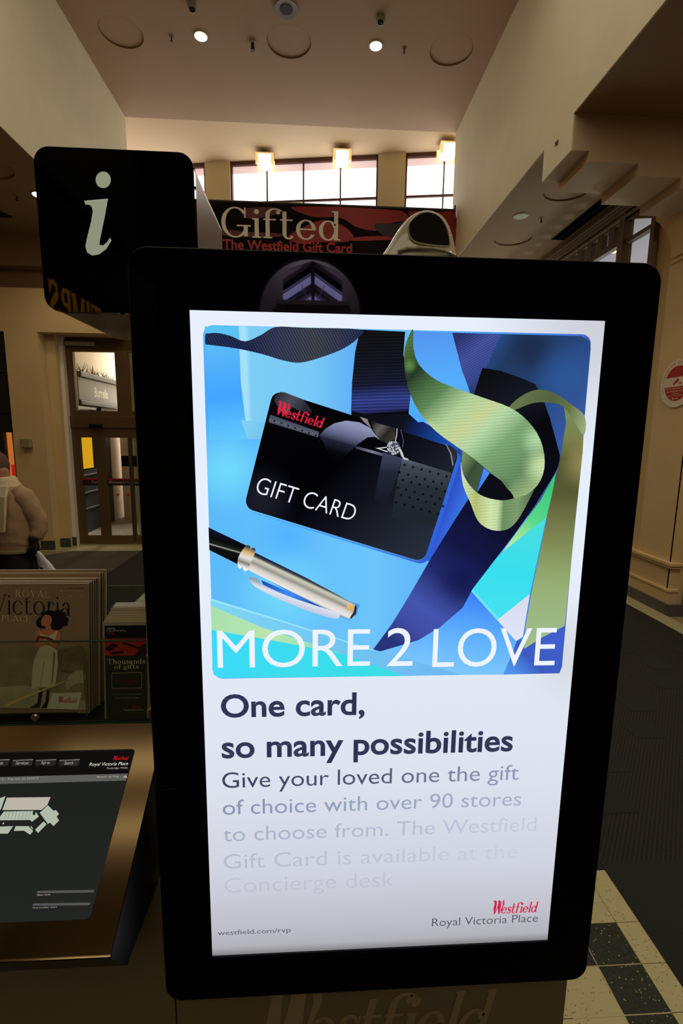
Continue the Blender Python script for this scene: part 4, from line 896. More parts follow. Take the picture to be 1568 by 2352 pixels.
# pen
art('pen_shadow', [(560, 1300), (600, 1290), (800, 1380), (826, 1388), (818, 1412), (800, 1424), (700, 1380)], G('pen_shadow', (700, 1330), (690, 1400), [(0, (50, 120, 236)), (1, (80, 160, 246))]))
art('pen_barrel', [(479, 1211), (569, 1254), (549, 1297), (481, 1263)], G('pen_black', (525, 1225), (508, 1285), [(0, (20, 20, 44)), (.35, (8, 8, 10)), (.52, (30, 34, 30)), (.56, (150, 160, 150)), (.6, (16, 18, 16)), (1, (6, 6, 10))]))
art('pen_cap', [(570, 1261), (700, 1325), (780, 1368), (815, 1388), (819, 1402), (812, 1418), (797, 1421), (700, 1374), (557, 1302)], G('pen_silver', (700, 1325), (676, 1372), [(0, (20, 30, 70)), (.1, (70, 70, 70)), (.2, (206, 206, 190)), (.4, (150, 146, 136)), (.55, (214, 208, 200)), (.78, (238, 232, 226)), (.9, (120, 110, 110)), (1, (40, 60, 120))]))
for dx_ in (0, 12):
    art('pen_ring', [(565+dx_, 1253+dx_*.5), (575+dx_, 1257+dx_*.5), (566+dx_, 1282+dx_*.5), (554+dx_, 1305+dx_*.5), (546+dx_, 1299+dx_*.5), (548+dx_, 1278+dx_*.5)], G('pen_ring', (570, 1256), (552, 1302), [(0, (60, 60, 60)), (.25, (220, 180, 120)), (.5, (226, 226, 226)), (.75, (130, 120, 110)), (1, (250, 250, 250))]), True, n=3)
art('pen_tip', [(797, 1386), (815, 1389), (812, 1404), (795, 1399)], G('pen_tip', (800, 1386), (800, 1402), [(0, (230, 190, 120)), (1, (214, 170, 100))]))
art('pen_tip_end', [(815, 1388), (819, 1394), (817, 1410), (806, 1421), (803, 1418), (812, 1404)], G('pen_tip_end', (815, 1388), (806, 1420), [(0, (20, 24, 40)), (1, (50, 60, 90))]))
art('clip_gap', [(600, 1332), (700, 1374), (740, 1395), (730, 1398), (650, 1367), (605, 1344)], G('clip_gap', (600, 1330), (735, 1396), [(0, (28, 60, 170)), (.5, (60, 140, 250)), (1, (20, 40, 110))]))
art('pen_clip', [(573, 1325), (590, 1328), (604, 1342), (660, 1368), (730, 1392), (776, 1407), (778, 1417), (765, 1420), (700, 1400), (620, 1366), (580, 1342)], G('pen_clip', (640, 1350), (630, 1378), [(0, (150, 160, 180)), (.4, (222, 226, 240)), (1, (190, 196, 226))]), True, n=3)
# gift card
def cardpt(u, v): # unit card coordinates
    TL, TR, BL, BR = Vector((628, 896)), Vector((1055, 1033)), Vector((560, 1166)), Vector((972, 1291))
    return tuple((TL*(1-u)+TR*u)*(1-v)+(BL*(1-u)+BR*u)*v)
cr = []
for cx, cy, a0 in ((.95, .08, 0), (.05, .08, 90), (.05, .92, 180), (.95, .92, 270)):
    for i in range(7):
        t_ = math.radians(a0+15*i); cr.append(cardpt(cx+.05*math.cos(t_), cy-.08*math.sin(t_)))
art('card_shadow', [(x+7, y+8) for x, y in cr], G('card_shadow', (600, 1150), (1000, 1290), [(0, (84, 176, 252)), (.5, (70, 150, 248)), (1, (44, 90, 210))]))
art('card_edge', [(x-1.5, y+2) for x, y in cr], G('card_edge', (600, 1150), (1000, 1290), [(0, (110, 200, 250)), (1, (70, 120, 200))]))
art('gift_card', cr, G('card_black', (640, 930), (960, 1270), [(0, (4, 4, 8)), (.4, (3, 3, 6)), (.62, (16, 18, 28)), (.8, (30, 34, 44)), (1, (38, 46, 58))], blobs=((600, 1150, .06, (26, 28, 40)), (700, 1060, .05, (3, 3, 6)))))
def zc(*p): return [(540+x/2.904, 880+y/2.904) for x, y in p]
art('card_band', zc((234, 210), (560, 325), (552, 362), (222, 262)), G('card_band', (617, 955), (612, 972), [(0, (70, 74, 90)), (.5, (92, 96, 108)), (1, (34, 36, 44))]))
art('card_petal', zc((262, 90), (300, 60), (330, 62), (450, 108), (480, 140), (515, 195), (440, 190), (380, 160), (350, 215), (300, 180), (262, 120)), G('card_petal', (630, 905), (690, 950), [(0, (34, 34, 40)), (.5, (74, 74, 86)), (1, (40, 40, 50))]))
art('card_flap', zc((985, 462), (1112, 500), (1060, 680), (1010, 800), (930, 780), (950, 640)), G('card_flap', (885, 1040), (880, 1150), [(0, (64, 70, 96)), (.4, (34, 38, 54)), (1, (24, 26, 36))]))
art('card_panel', zc((1112, 500), (1440, 598), (1395, 760), (1330, 960), (1040, 900), (1080, 640)), G('card_panel', (980, 1060), (960, 1180), [(0, (96, 102, 118)), (.12, (66, 70, 80)), (.5, (40, 46, 54)), (1, (32, 38, 46))]))
art('card_bow', zc((560, 350), (600, 305), (660, 268), (740, 250), (830, 262), (900, 300), (968, 384), (930, 358), (880, 362), (815, 408), (740, 480), (690, 530), (610, 440)), G('card_bow', (790, 970), (765, 1060), [(0, (150, 154, 190)), (.25, (112, 116, 154)), (.5, (34, 36, 54)), (.75, (8, 8, 12)), (1, (4, 4, 8))], ribs=((700, 980), (704, 1000), .0018, .2)))
art('card_bow_right', zc((830, 225), (880, 240), (905, 300), (960, 350), (900, 300), (860, 262)), G('bow_grey', (826, 960), (870, 1000), [(0, (150, 146, 146)), (1, (60, 60, 60))]))
art('card_bow_fold', zc((905, 250), (970, 275), (1062, 298), (1068, 370), (1010, 400), (960, 380), (920, 310)), G('bow_fold', (860, 970), (905, 1010), [(0, (36, 34, 32)), (.3, (96, 92, 88)), (.6, (40, 38, 34)), (1, (60, 56, 52))]))
art('card_sheen', zc((800, 418), (985, 468), (980, 486), (800, 436)), G('sheen', (815, 1024), (880, 1045), [(0, (30, 30, 44)), (.6, (120, 124, 150)), (1, (70, 74, 100))]))
art('card_top_right', zc((1402, 408), (1450, 428), (1478, 455), (1474, 480), (1450, 548), (1432, 470)), G('ctr', (1025, 1022), (1045, 1060), [(0, (30, 30, 34)), (1, (50, 52, 58))]))
art('card_line', zc((1400, 408), (1408, 408), (1440, 470), (1452, 550), (1446, 550), (1432, 472)), G('cline', (1025, 1022), (1045, 1060), [(0, (120, 124, 140)), (1, (150, 154, 170))]))
# stars pressed into the leather
star = bmesh.new(); LYs = SY-.0026
def star_at(x, y, r):
    c0 = sp_(x, y); vs = []
    for i in range(10):
        a = PI/2+i*PI/5+.3; rr = (r if i % 2 == 0 else r*.45)/1123*.72
        vs.append((c0.x+rr*math.cos(a), SY-.0019, c0.z+rr*math.sin(a)))
    fan(star, vs)
for r in range(6):
    for c in range(6):
        u = 1128+c*56-r*6-(28 if r % 2 else 0); v = 545+r*50+c*15
        if u > 1100-r*8: star_at(*zc((u, v))[0], 4.2)
for c in range(7): star_at(*zc((262+c*46, 252+c*16))[0], 3.2); star_at(*zc((285+c*46, 292+c*16))[0], 3)
st_o = link('card_stars', star, glow('star_black', (10, 11, 14)), scr); st_o['kind'] = 'stuff'
LYd = SY-.0022
dm = bmesh.new()
art('diamond_base', [(903+15*math.cos(i*PI/8), 1028.5+16*math.sin(i*PI/8)) for i in range(16)], glow('diamond_dark', (70, 74, 90)), lay=.00208)
for i in range(60):
    rr = 14.5*math.sqrt(random.random()); a = random.random()*2*PI
    c0 = sp_(903+rr*math.cos(a), 1028+rr*math.sin(a)*1.05); s_ = random.uniform(.0007, .0016); a2 = random.random()*3
    fan(dm, [(c0.x+s_*math.cos(a2+k_*2*PI/5), LYd-i*.000004, c0.z+s_*math.sin(a2+k_*2*PI/5)) for k_ in range(5)])
dmo = link('diamond_cluster', dm, glow('diamond_grey', (190, 192, 196)), scr); dmo['kind'] = 'stuff'
art('ring_band', [(861, 1029), (888, 1026), (888, 1028), (872, 1031), (890, 1036), (889, 1039), (870, 1032)], glow('ring_silver', (200, 202, 204)), lay=.0021)
art('ring_band', [(914, 1030), (919, 1030), (924, 1040), (927, 1050), (937, 1054), (937, 1057), (927, 1055), (921, 1048)], glow('ring_silver', (200, 202, 204)), lay=.0021)
art('ring_thread', [(910, 984), (912, 984), (911, 1000), (908, 1013), (906, 1013), (909, 1000)], glow('ring_silver', (200, 202, 204)), lay=.0021)
art('ring_thread', [(919, 987), (920, 987), (926, 1012), (924, 1027), (923, 1027), (925, 1012)], glow('thread_grey', (120, 122, 128)), lay=.0021)
def quad_text(name, polys, TL, TR, BL, m, lay):
    p = [sp_(*q) for q in (BL, TR, TL)]
    for q in p: q.y = SY-lay
    br = p[0]+(p[1]-p[2])
    return write(name, polys, p[0], br, p[2], m, scr, (0, -1, 0), layer=0)
WHT = glow('screen_text_white', (238, 244, 255)); REDL = glow('screen_logo_red', (226, 38, 66))
quad_text('card_lettering', font_mesh('GIFT CARD', -.012), (597, 1094), (822, 1161), (585, 1131), WHT, .0021)
quad_text('card_logo', logo(.12), (641, 919), (748, 953), (632, 952), REDL, .0021)
def stext(name, s, bl, tr, m, off=0, lay=.0022): return write_px(name, font_mesh(s, off), SY-lay, bl, tr, m, scr, layer=0)
stext('headline_word', 'MORE', (500, 1535), (851, 1444), WHT, -.004); stext('headline_word', '2', (887, 1530), (950, 1442), WHT, -.004); stext('headline_word', 'LOVE', (992, 1533), (1280, 1441), WHT, -.004)
NAVY = glow('screen_text_navy', (44, 50, 80))
stext('slogan_lettering', 'One card,', (508, 1658), (838, 1589), NAVY, .02)
stext('slogan_lettering', 'so many possibilities', (510, 1759), (1180, 1674), NAVY, .02)
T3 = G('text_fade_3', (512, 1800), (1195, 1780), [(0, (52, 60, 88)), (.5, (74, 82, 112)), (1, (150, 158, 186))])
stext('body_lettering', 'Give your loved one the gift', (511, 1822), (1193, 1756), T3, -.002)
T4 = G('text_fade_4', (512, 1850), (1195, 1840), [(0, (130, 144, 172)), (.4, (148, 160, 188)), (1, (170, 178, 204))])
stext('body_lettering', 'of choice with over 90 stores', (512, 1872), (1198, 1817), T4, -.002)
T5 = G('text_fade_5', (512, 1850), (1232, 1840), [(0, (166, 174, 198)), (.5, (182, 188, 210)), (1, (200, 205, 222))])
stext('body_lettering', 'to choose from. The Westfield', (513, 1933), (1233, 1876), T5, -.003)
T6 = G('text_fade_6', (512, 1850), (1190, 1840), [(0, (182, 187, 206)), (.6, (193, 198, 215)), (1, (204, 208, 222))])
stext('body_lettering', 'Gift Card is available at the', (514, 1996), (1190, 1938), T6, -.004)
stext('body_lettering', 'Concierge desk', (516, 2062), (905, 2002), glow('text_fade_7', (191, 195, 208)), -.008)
stext('web_lettering', 'westfield.com/rvp', (500, 2152), (667, 2130), glow('small_text_grey', (84, 86, 100)), -.001)
stext('place_lettering', 'Royal Victoria Place', (991, 2134), (1236, 2099), glow('small_text_grey', (84, 86, 100)), -.003)
write_px('logo_lettering', logo(.22), SY-.0022, (1131, 2101), (1237, 2063), glow('logo_red_low', (206, 36, 76)), scr, layer=0)
link('screen_ledge', B(sx0, sx1, KY-.0035, KY-.0005, sz0-.0075, sz0-.0005), mat('blue_black_ledge', (10, 11, 20), .3), k)

# ================================================================= SENSOR POD ON TOP
pod = empty('sensor_pod', (.15, .735, kz1), 'glossy cream plastic pod with a dark visor on top of the kiosk', 'sensor')
CR = mat('glossy_cream_plastic', (236, 222, 176), .2, coat=.6)
def pq(x, y, Y): return at(x, y, Y=Y)
PYf = .712
outp = [(871, 588), (893, 559), (907, 536), (918, 518), (935, 496), (954, 483), (983, 476), (1011, 485), (1026, 503), (1035, 523), (1043, 554), (1050, 590)]
bm = bmesh.new(); rows = []
for lay, (yy, sc_) in enumerate(((PYf, .84), (PYf+.003, .9), (PYf+.009, .96), (PYf+.018, 1.0), (PYf+.055, .9), (PYf+.06, .75))):
    cx = pq(965, 588, PYf).x; row = []
    pts = [pq(x, y, PYf) for x, y in outp]; base = kz1
    dense = []
    for i in range(len(pts)-1):
        p0_, p1_, p2_, p3_ = pts[max(i-1, 0)], pts[i], pts[i+1], pts[min(i+2, len(pts)-1)]
        for j in range(4):
            t = j/4; dense.append(.5*((2*p1_)+(-p0_+p2_)*t+(2*p0_-5*p1_+4*p2_-p3_)*t*t+(-p0_+3*p1_-3*p2_+p3_)*t**3))
    dense.append(pts[-1])
    for p in dense:
        sx_ = sc_ if p.x < cx else .93+.07*sc_ if lay < 4 else sc_
        row.append(bm.verts.new((cx+(p.x-cx)*sx_, yy, base+max(0, (p.z-base))*(.6+.4*sc_))))
    rows.append(row)
for ra_, rb_ in zip(rows, rows[1:]):
    for i in range(len(ra_)-1): bm.faces.new((ra_[i], ra_[i+1], rb_[i+1], rb_[i]))
    bm.faces.new((ra_[-1], ra_[0], rb_[0], rb_[-1]))
bm.faces.new(rows[0]); bm.faces.new(rows[-1][::-1]); bmesh.ops.recalc_face_normals(bm, faces=bm.faces[:])
link('shell', bm, CR, pod, smooth=True)
vis = [(938, 518), (946, 505.5), (962, 492), (984.5, 487.5), (1006, 496), (1020, 512), (1029, 534), (1032.5, 557), (1029, 565.5), (1007, 565), (974, 561), (951, 554.4), (939.5, 540)]
bm = bmesh.new(); q = curve_pts([pq(x, y, PYf-.0015) for x, y in vis], 4); prism(bm, q, (0, .004, 0)); link('visor', bm, mat('smoked_visor', (50, 46, 40), .08, coat=.5), pod)
rb = bmesh.new(); qq = curve_pts([pq(x, y, PYf-.001) for x, y in vis], 4)
for i in range(len(qq)): cyl(rb, qq[i], qq[(i+1) % len(qq)], .0011, n=6)
link('visor_rim', rb, CR, pod, smooth=True)
lip = bmesh.new(); pl = [(914, 577), (934, 570.5), (967, 569.5), (994, 571), (1021, 576.5), (1036, 583), (1046, 588)]
for i in range(len(pl)-1): cyl(lip, pq(*pl[i], PYf-.002), pq(*pl[i+1], PYf-.002), .0022, n=8)
link('front_lip', lip, CR, pod, smooth=True)

# ================================================================= INFORMATION SIGN BOX
ib = empty('information_sign', (-.29, .9, 2.177), 'black glass information sign box with a pale letter i and brushed metal sides', 'sign')
ix0, ix1, iz0, iz1 = -.4045, -.1775, 2.177, 2.4025
bm = bmesh.new(); prism(bm, [(x, .812, z) for x, z in rrect(ix0+.001, ix1-.001, iz0+.001, iz1-.001, .022, 8)], (0, .218, 0))
link('metal_case', bm, mat('brushed_steel_case', (168, 156, 144), .34, .85, aniso=.5), ib)
bm = bmesh.new(); prism(bm, [(x, .80, z) for x, z in rrect(ix0, ix1, iz0, iz1, .022, 8)], (0, .012, 0))
fp = link('front_panel', bm, BLACKG, ib)
IL = mat('pale_letter_film', (176, 182, 152), .5, emit=(170, 176, 150), es=.55)
iv = [(193, 461), (248, 456), (240, 500), (230, 548), (228, 562), (236, 564), (246, 556), (252, 546), (256, 552), (244, 572), (228, 584), (212, 587), (200, 580), (196, 566), (200, 545), (209, 510), (213, 484), (210, 474), (204, 470), (196, 470)]
def ipt(x, y): return at(x, y, Y=.7992)
bm = bmesh.new(); flat(bm, [ipt(x, y) for x, y in iv])
link('letter_i', bm, IL, fp)
bm = bmesh.new(); flat(bm, [ipt(237+17.5*math.cos(2*PI*i/32), 413+19*math.sin(2*PI*i/32)) for i in range(32)]); link('letter_dot', bm, IL, fp)

# ================================================================= TOUCH SCREEN DESK
dk = empty('touch_screen_desk', (-.6, .65, 1.24), 'sloping brushed brass desk with a dark store map touch screen', 'touch screen')
BRASS = mat('brushed_brass', (140, 116, 78), .13, 1.0, noise=.04, nscale=4)
xr = -.2608; tt = math.radians(32.3)
sec = [(.55, 1.325), (.8105, 1.4897), (.8105, 1.462), (.742, 1.418), (.742, 1.243), (.599, 1.2515)]
bm = bmesh.new(); prism(bm, [(xr-.0015, y, z-.001) for y, z in sec], (-.72, 0, 0)); link('wedge_body', bm, BLACKM, dk)
td = Vector((0, math.cos(tt), math.sin(tt))); tn = Vector((0, -math.sin(tt), math.cos(tt))); O = Vector((xr, .55, 1.325))
def dp(u, v, h=0): return O+Vector((-u, 0, 0))+td*v+tn*h
bm = bmesh.new(); prism(bm, [dp(0, 0), dp(.72, 0), dp(.72, .308), dp(0, .308)], tn*.003); link('top_plate', bm, BRASS, dk)
bm = cyl(bmesh.new(), dp(0, .001, .0015), dp(.72, .001, .0015), .0022, n=10); link('front_edge', bm, BRASS, dk)
link('rear_body', B(-.95, xr-.002, .8115, .98, 1.243, 1.459, .002), TOW, dk); link('rear_body', B(-.95, xr-.002, .744, .81, 1.243, 1.40, .002), TOW, dk)
def dpx(x, y):
    r = ray(x, y); n_ = tn; t = ((O+tn*.0034-CO).dot(n_))/r.dot(n_); return CO+r*t
def uv(x, y): p = dpx(x, y)-O; return -p.x, p.dot(td)
ua, va = uv(310, 1720); ub, vb = uv(207, 2111); us = (ua+ub)/2
SCD = ramp_mat('touch_screen_dark', dp(0, vb), dp(0, va), [(0, (40, 42, 40)), (1, (34, 36, 30))], s=.8)
bm = bmesh.new(); pts = rrect(us, .70, vb, va, .006, 6); prism(bm, [dp(u, v, .0032) for u, v in pts], tn*.0004)
tsn = link('touch_screen', bm, SCD, dk)
def tpoly(name, pts, m, h=.0038, par=None):
    bm = bmesh.new(); q = [dp(u, v, h) for u, v in pts]; flat(bm, q); bm.normal_update()
    for f in bm.faces:
        if f.normal.dot(tn) < 0: f.normal_flip()
    return link(name, bm, m, par or tsn)
def tq(name, pts, m, h=.0038): return tpoly(name, [uv(x, y) for x, y in pts], m, h)
u1, v1 = uv(305, 1722); u2, v2 = uv(296, 1777); u3, v3 = uv(292, 1793)
tpoly('header_bar', [(us+.0012, va-.002), (.699, va-.002), (.699, v2), (us+.0012, v2)], glow('header_black', (16, 14, 13)))
tpoly('title_bar', [(us+.0012, v2), (.699, v2), (.699, v3), (us+.0012, v3)], glow('bar_grey', (92, 92, 88)))
TXT = glow('screen_print_grey', (176, 172, 160)); 
def tw_(name, s, bl, tr, m, poly=None):
    (ua_, va_), (ub_, vb_) = uv(*bl), uv(*tr)
    a_, b2, c2 = dp(ua_, va_, .0044), dp(ub_, va_, .0044), dp(ua_, vb_, .0044)
    return write(name, poly or font_mesh(s), a_, b2, c2, m, tsn, tn, layer=0)
zz = lambda x, y: (x/3.267, 1640+y/3.267)
for n_, x0, x1 in (('Search', 432, 600), ('Sign up', 258, 425), ('Services', 84, 250), ('Stores', -90, 74)):
    tq('menu_button', [zz(x0+4, 395), zz(x0+14, 346), zz(x1, 338), zz(x1-12, 388)], glow('button_dark', (44, 44, 42)))
    tq('button_shine', [zz(x0+12, 355), zz(x0+14, 346), zz(x1, 338), zz(x1-2, 348)], glow('button_light', (96, 96, 92)), .004)
    w_ = 62 if n_ != 'Services' else 92
    tw_('button_lettering', n_, zz((x0+x1)/2-w_/2-4, 382), zz((x0+x1)/2+w_/2+8, 356), TXT)
tw_('place_lettering', 'Royal Victoria Place', zz(668, 400), zz(966, 360), glow('screen_print_white', (226, 222, 210)))
tw_('town_lettering', 'Tunbridge Wells', zz(796, 420), zz(960, 398), TXT)
tw_('logo_lettering', '', zz(848, 350), zz(972, 312), glow('logo_red_dim', (190, 20, 24)), logo())
tw_('bar_lettering', 'Level 2 - You are on Level 2', zz(-60, 500), zz(294, 474), TXT)
tw_('bar_lettering', 'Return to Map', zz(725, 486), zz(896, 462), TXT); tq('return_arrow', [zz(922, 480), zz(958, 478), zz(942, 461)], TXT, .0042)
MAPG = glow('map_white', (176, 186, 168)); MAPW = glow('map_light', (186, 180, 166))
for m_, P_ in ((MAPW, [(18, 722), (52, 628), (380, 624), (355, 685), (312, 720)]), (MAPG, [(-60, 730), (-20, 640), (42, 616), (8, 715), (-20, 740)]), (MAPG, [(0, 772), (30, 732), (250, 728), (245, 755), (262, 760), (270, 735), (292, 770), (240, 810), (228, 796), (0, 798)]),
                (MAPG, [(298, 742), (360, 686), (402, 726), (420, 722), (444, 750), (425, 770), (444, 800), (402, 842), (375, 815), (360, 826)]), (MAPG, [(0, 845), (100, 842), (60, 898), (0, 898)]), (MAPG, [(118, 842), (215, 842), (250, 880), (226, 906), (180, 876), (104, 878)]), (MAPG, [(264, 868), (328, 806), (350, 828), (286, 894)]), (MAPG, [(18, 826), (28, 812), (34, 820), (26, 828)]), (MAPG, [(228, 846), (236, 842), (250, 862), (244, 864)])):
    tq('map_block', [zz(x, y) for x, y in P_], m_)
for i in range(8): tq('map_line', [zz(30+i*26, 796), zz(33+i*26, 796), zz(52+i*26, 730), zz(49+i*26, 730)], glow('map_line', (120, 130, 116)), .0041)
for y0, s_, x0, x1 in ((1320, 'Show route', 280, 706), (1415, 'Find another store', 248, 678)):
    tq('list_button', [zz(x0-14, y0+72), zz(x0, y0+8), zz(x1, y0), zz(x1-16, y0+66)], glow('list_dark', (34, 34, 32)))
    tq('button_shine', [zz(x0-3, y0+26), zz(x0, y0+8), zz(x1, y0), zz(x1-5, y0+20)], glow('list_light', (84, 84, 84)), .004)
    tw_('list_lettering', s_, zz(x0-2, y0+46), zz(x0+len(s_)*10.2, y0+28), TXT)

# ================================================================= BROCHURE HOLDER
bh = empty('brochure_holder', (-.6, .88, 1.49), 'clear glass fronted leaflet holder on the back edge of the brass desk', 'leaflet holder')
HG = glass('clear_holder_glass', (246, 250, 244)); EDGE = mat('green_glass_edge', (52, 78, 60), .2)
GY = .8145; gz0 = at(90, 1664, Y=GY).z; gz1 = at(90, 1475, Y=GY).z; hx = -.288
link('shelf', B(-.98, hx, GY+.004, 1.0, 1.462, gz0+.002, .001), mat('black_shelf', (22, 22, 20), .3), bh)
link('front_glass', B(-.98, hx, GY, GY+.004, gz0, gz1), HG, bh)
link('glass_edge', B(-.98, hx, GY-.0002, GY+.0042, gz1, gz1+.0012), EDGE, bh); link('glass_edge', B(-.98, hx, GY-.0002, GY+.0042, gz0-.0016, gz0), EDGE, bh)
bz1 = at(270, 1347, Y=.99).z
link('back_glass', B(-.98, hx, .99, .994, gz0, bz1), HG, bh); link('glass_edge', B(-.98, hx, .9895, .9945, bz1, bz1+.0012), EDGE, bh)
bl = at(80, 1649, Y=GY-.002); link('steel_stud', lathe(bmesh.new(), (bl.x, GY, bl.z), [(.0068, 0), (.0068, .002), (.005, .0035)], 24, (0, -1, 0)), mat('pinkish_steel', (190, 160, 130), .3, .8), bh)
link('support_strip', B(-.98, at(178, 1650, Y=.83).x, .826, .83, gz0+.002, at(90, 1637, Y=.83).z), mat('black_strip', (14, 14, 13), .5), bh)
# acrylic divider
ac_ = bmesh.new(); p0 = at(191, 1520, Y=.836); p1 = at(201, 1630, Y=.836)
prism(ac_, [(p0.x, .832, gz0+.003), (p0.x, .832, at(191, 1530, Y=.832).z), (p0.x, .95, at(191, 1530, Y=.832).z+.03), (p0.x, .95, gz0+.003)], (.002, 0, 0))
link('divider', ac_, HG, bh)
link('divider_edge', cyl(bmesh.new(), (p0.x+.001, .832, gz0+.003), (p0.x+.001, .832, at(191, 1530, Y=.832).z), .0008, n=6), mat('pale_edge', (120, 130, 110), .3), bh)
# magazines, leaning back in the holder
COVER = mat('bronze_brown_cover', (170, 138, 98), .4, noise=.06, nscale=20); PAPER = mat('magazine_paper', (225, 218, 190), .6)
mx1 = at(203, 1345, Y=.868).x; zb = gz0+.006
cm = None
NM = 9; ORD = ['first', 'second', 'third', 'fourth', 'fifth', 'sixth', 'seventh', 'eighth', 'ninth', 'tenth', 'eleventh', 'twelfth']
base_top = at(205, 1341, Y=.868)
for i in range(NM):
    yb = .838+.0062*i; lean = .030+.0012*i
    z1 = base_top.z+.0010*i*(1 if i % 2 else .4) + (.004 if i > 4 else 0); sxx = (.0010*i + (.003 if i in (4, 7) else 0))
    o = empty('magazine', (mx1-.1, yb, zb), ('front magazine in the holder with a curly haired girl on its brown cover' if i == 0 else ORD[i]+' magazine counted from the front in the glass holder, mostly hidden behind the cover'), 'magazine', 'magazines in the glass holder')
    x1 = mx1+sxx; x0 = x1-.30
    bm = bmesh.new(); prism(bm, [(x1, yb, zb), (x1, yb+lean, z1), (x1, yb+lean+.0040, z1), (x1, yb+.0040, zb)], (-.30, 0, 0)); link('pages', bm, PAPER, o)
    bm = bmesh.new(); prism(bm, [(x1+.0007, yb-.0007, zb-.0003), (x1+.0007, yb+lean-.0007, z1+.0007), (x0, yb+lean-.0007, z1+.0007), (x0, yb-.0007, zb-.0003)], (0, .0005, 0)); cv = link('cover', bm, COVER, o)
    bm = bmesh.new(); prism(bm, [(x1+.0007, yb+.0042, zb), (x1+.0007, yb+lean+.0042, z1), (x0, yb+lean+.0042, z1), (x0, yb+.0042, zb)], (0, .0005, 0)); link('back_cover', bm, mat('dark_back_cover', (44, 38, 30), .4), o)
    if i == 0: cm, cmo = cv, (Vector((x1, yb-.001, zb)), Vector((x1, yb+lean-.001, z1)))
# print on the front cover
cd = (cmo[1]-cmo[0]).normalized(); cn = Vector((1, 0, 0)).cross(cd).normalized()
if cn.y > 0: cn = -cn
def cpx(x, y, h=.0006):
    r = ray(x, y); t = ((cmo[0]+cn*h-CO).dot(cn))/r.dot(cn); return CO+r*t
def cpoly(name, pts, m, h=.0006, sm=False, n=4):
    q = [cpx(x, y, h) for x, y in pts]
    if sm: q = curve_pts(q, n)
    bm = bmesh.new(); flat(bm, q); bm.normal_update()
    for f in bm.faces:
        if f.normal.dot(cn) < 0: f.normal_flip()
    return link(name, bm, m, cm)
CZ = lambda x, y: (x/6.533, 1310+y/6.533); CZ2 = lambda x, y: (x/6.533, 1480+y/6.533)
def cw(name, polys, bl, br, tl, m, h=.001):
    return write(name, polys, cpx(*bl, h), cpx(*br, h), cpx(*tl, h), m, cm, cn, layer=0)
SN = mat('cover_grey_snow', (112, 104, 80), .5, noise=.3, nscale=40)
cpoly('snow_scene', [CZ2(-20, 0), CZ2(1290, 0), CZ2(1310, 960), CZ2(-20, 960)], mat('cover_mid_tone', (168, 146, 102), .5, noise=.25, nscale=30), .0004)
cpoly('snow_ground', [CZ2(-20, 640), CZ2(400, 620), CZ2(800, 720), CZ2(1300, 860), CZ2(1310, 985), CZ2(-20, 950)], mat('cover_pale_snow', (206, 190, 146), .5, noise=.15, nscale=30), .0006)
cpoly('trees', [CZ2(860, 100), CZ2(1000, 60), CZ2(1200, 20), CZ2(1290, 120), CZ2(1290, 420), CZ2(900, 400)], mat('cover_trees', (130, 112, 78), .6, noise=.4, nscale=60), .0007, True)
GD = mat('cover_gold_print', (250, 226, 160), .5); DK = mat('cover_dark_print', (26, 20, 14), .5)
cw('title_lettering', Glyphs(w=.11, t=.045, sf=.05, x=.7, st=.035).word('ROYAL', 0, .14), CZ(235, 398), CZ(745, 415), CZ(235, 294), GD)
cw('title_lettering', Glyphs(w=.09, t=.025, sf=.05, x=.7, st=.02).word('Victoria', 0, .06), CZ(-130, 650), CZ(1050, 690), CZ(-130, 350), DK, .0008)
cw('title_lettering', Glyphs(w=.11, t=.045, sf=.05, x=.7, st=.035).word('PLACE', 0, .14), CZ(28, 762), CZ(458, 778), CZ(28, 668), GD)
cw('small_lettering', font_mesh('shop dine discover'), CZ(205, 812), CZ(450, 812), CZ(205, 795), mat('cover_faint', (226, 196, 140), .5))
cw('small_lettering', font_mesh('autumn winter issue'), CZ(1030, 272), CZ(1260, 276), CZ(1030, 248), DK)
for yy, x0 in ((318, 900), (400, 1050)): cw('small_lettering', font_mesh('gifts and style for everyone'), CZ(x0, yy), CZ(1260, yy+8), CZ(x0, yy-26), mat('cover_faint', (160, 138, 96), .5))
SKN = mat('printed_skin', (226, 142, 88), .6); HAIR = mat('printed_dark_hair', (22, 14, 10), .7); DRS = mat('printed_cream_dress', (246, 230, 176), .6)
hp = []
for i in range(26):
    a = 2*PI*i/26; r_ = 1+.1*math.sin(i*2.7)+.06*math.sin(i*5.1); hp.append(CZ(800+225*r_*math.cos(a), 745-150*r_*math.sin(a)))
cpoly('printed_hair', hp, HAIR, .0011, True, 3)
hp = [CZ(630+90*math.cos(a/8*PI), 790+80*math.sin(a/8*PI)) for a in range(16)]; cpoly('printed_hair', hp, HAIR, .00105, True, 3)
cpoly('printed_face', [CZ(618, 760), CZ(650, 690), CZ(700, 665), CZ(760, 690), CZ(775, 760), CZ(745, 830), CZ(690, 840), CZ(625, 820)], SKN, .0012, True)
cpoly('printed_shoulders', [CZ(535, 910), CZ(590, 895), CZ(670, 880), CZ(690, 830), CZ(760, 830), CZ(780, 890), CZ(880, 905), CZ(910, 980), CZ(880, 1090), CZ(830, 1160), CZ(700, 1090), CZ(560, 1165), CZ(525, 1050)], SKN, .00115, True)
cpoly('printed_top', [CZ(585, 900), CZ(625, 960), CZ(720, 985), CZ(800, 950), CZ(850, 905), CZ(862, 910), CZ(825, 1060), CZ(760, 1010), CZ(700, 1070), CZ(620, 1010)], DRS, .0013)
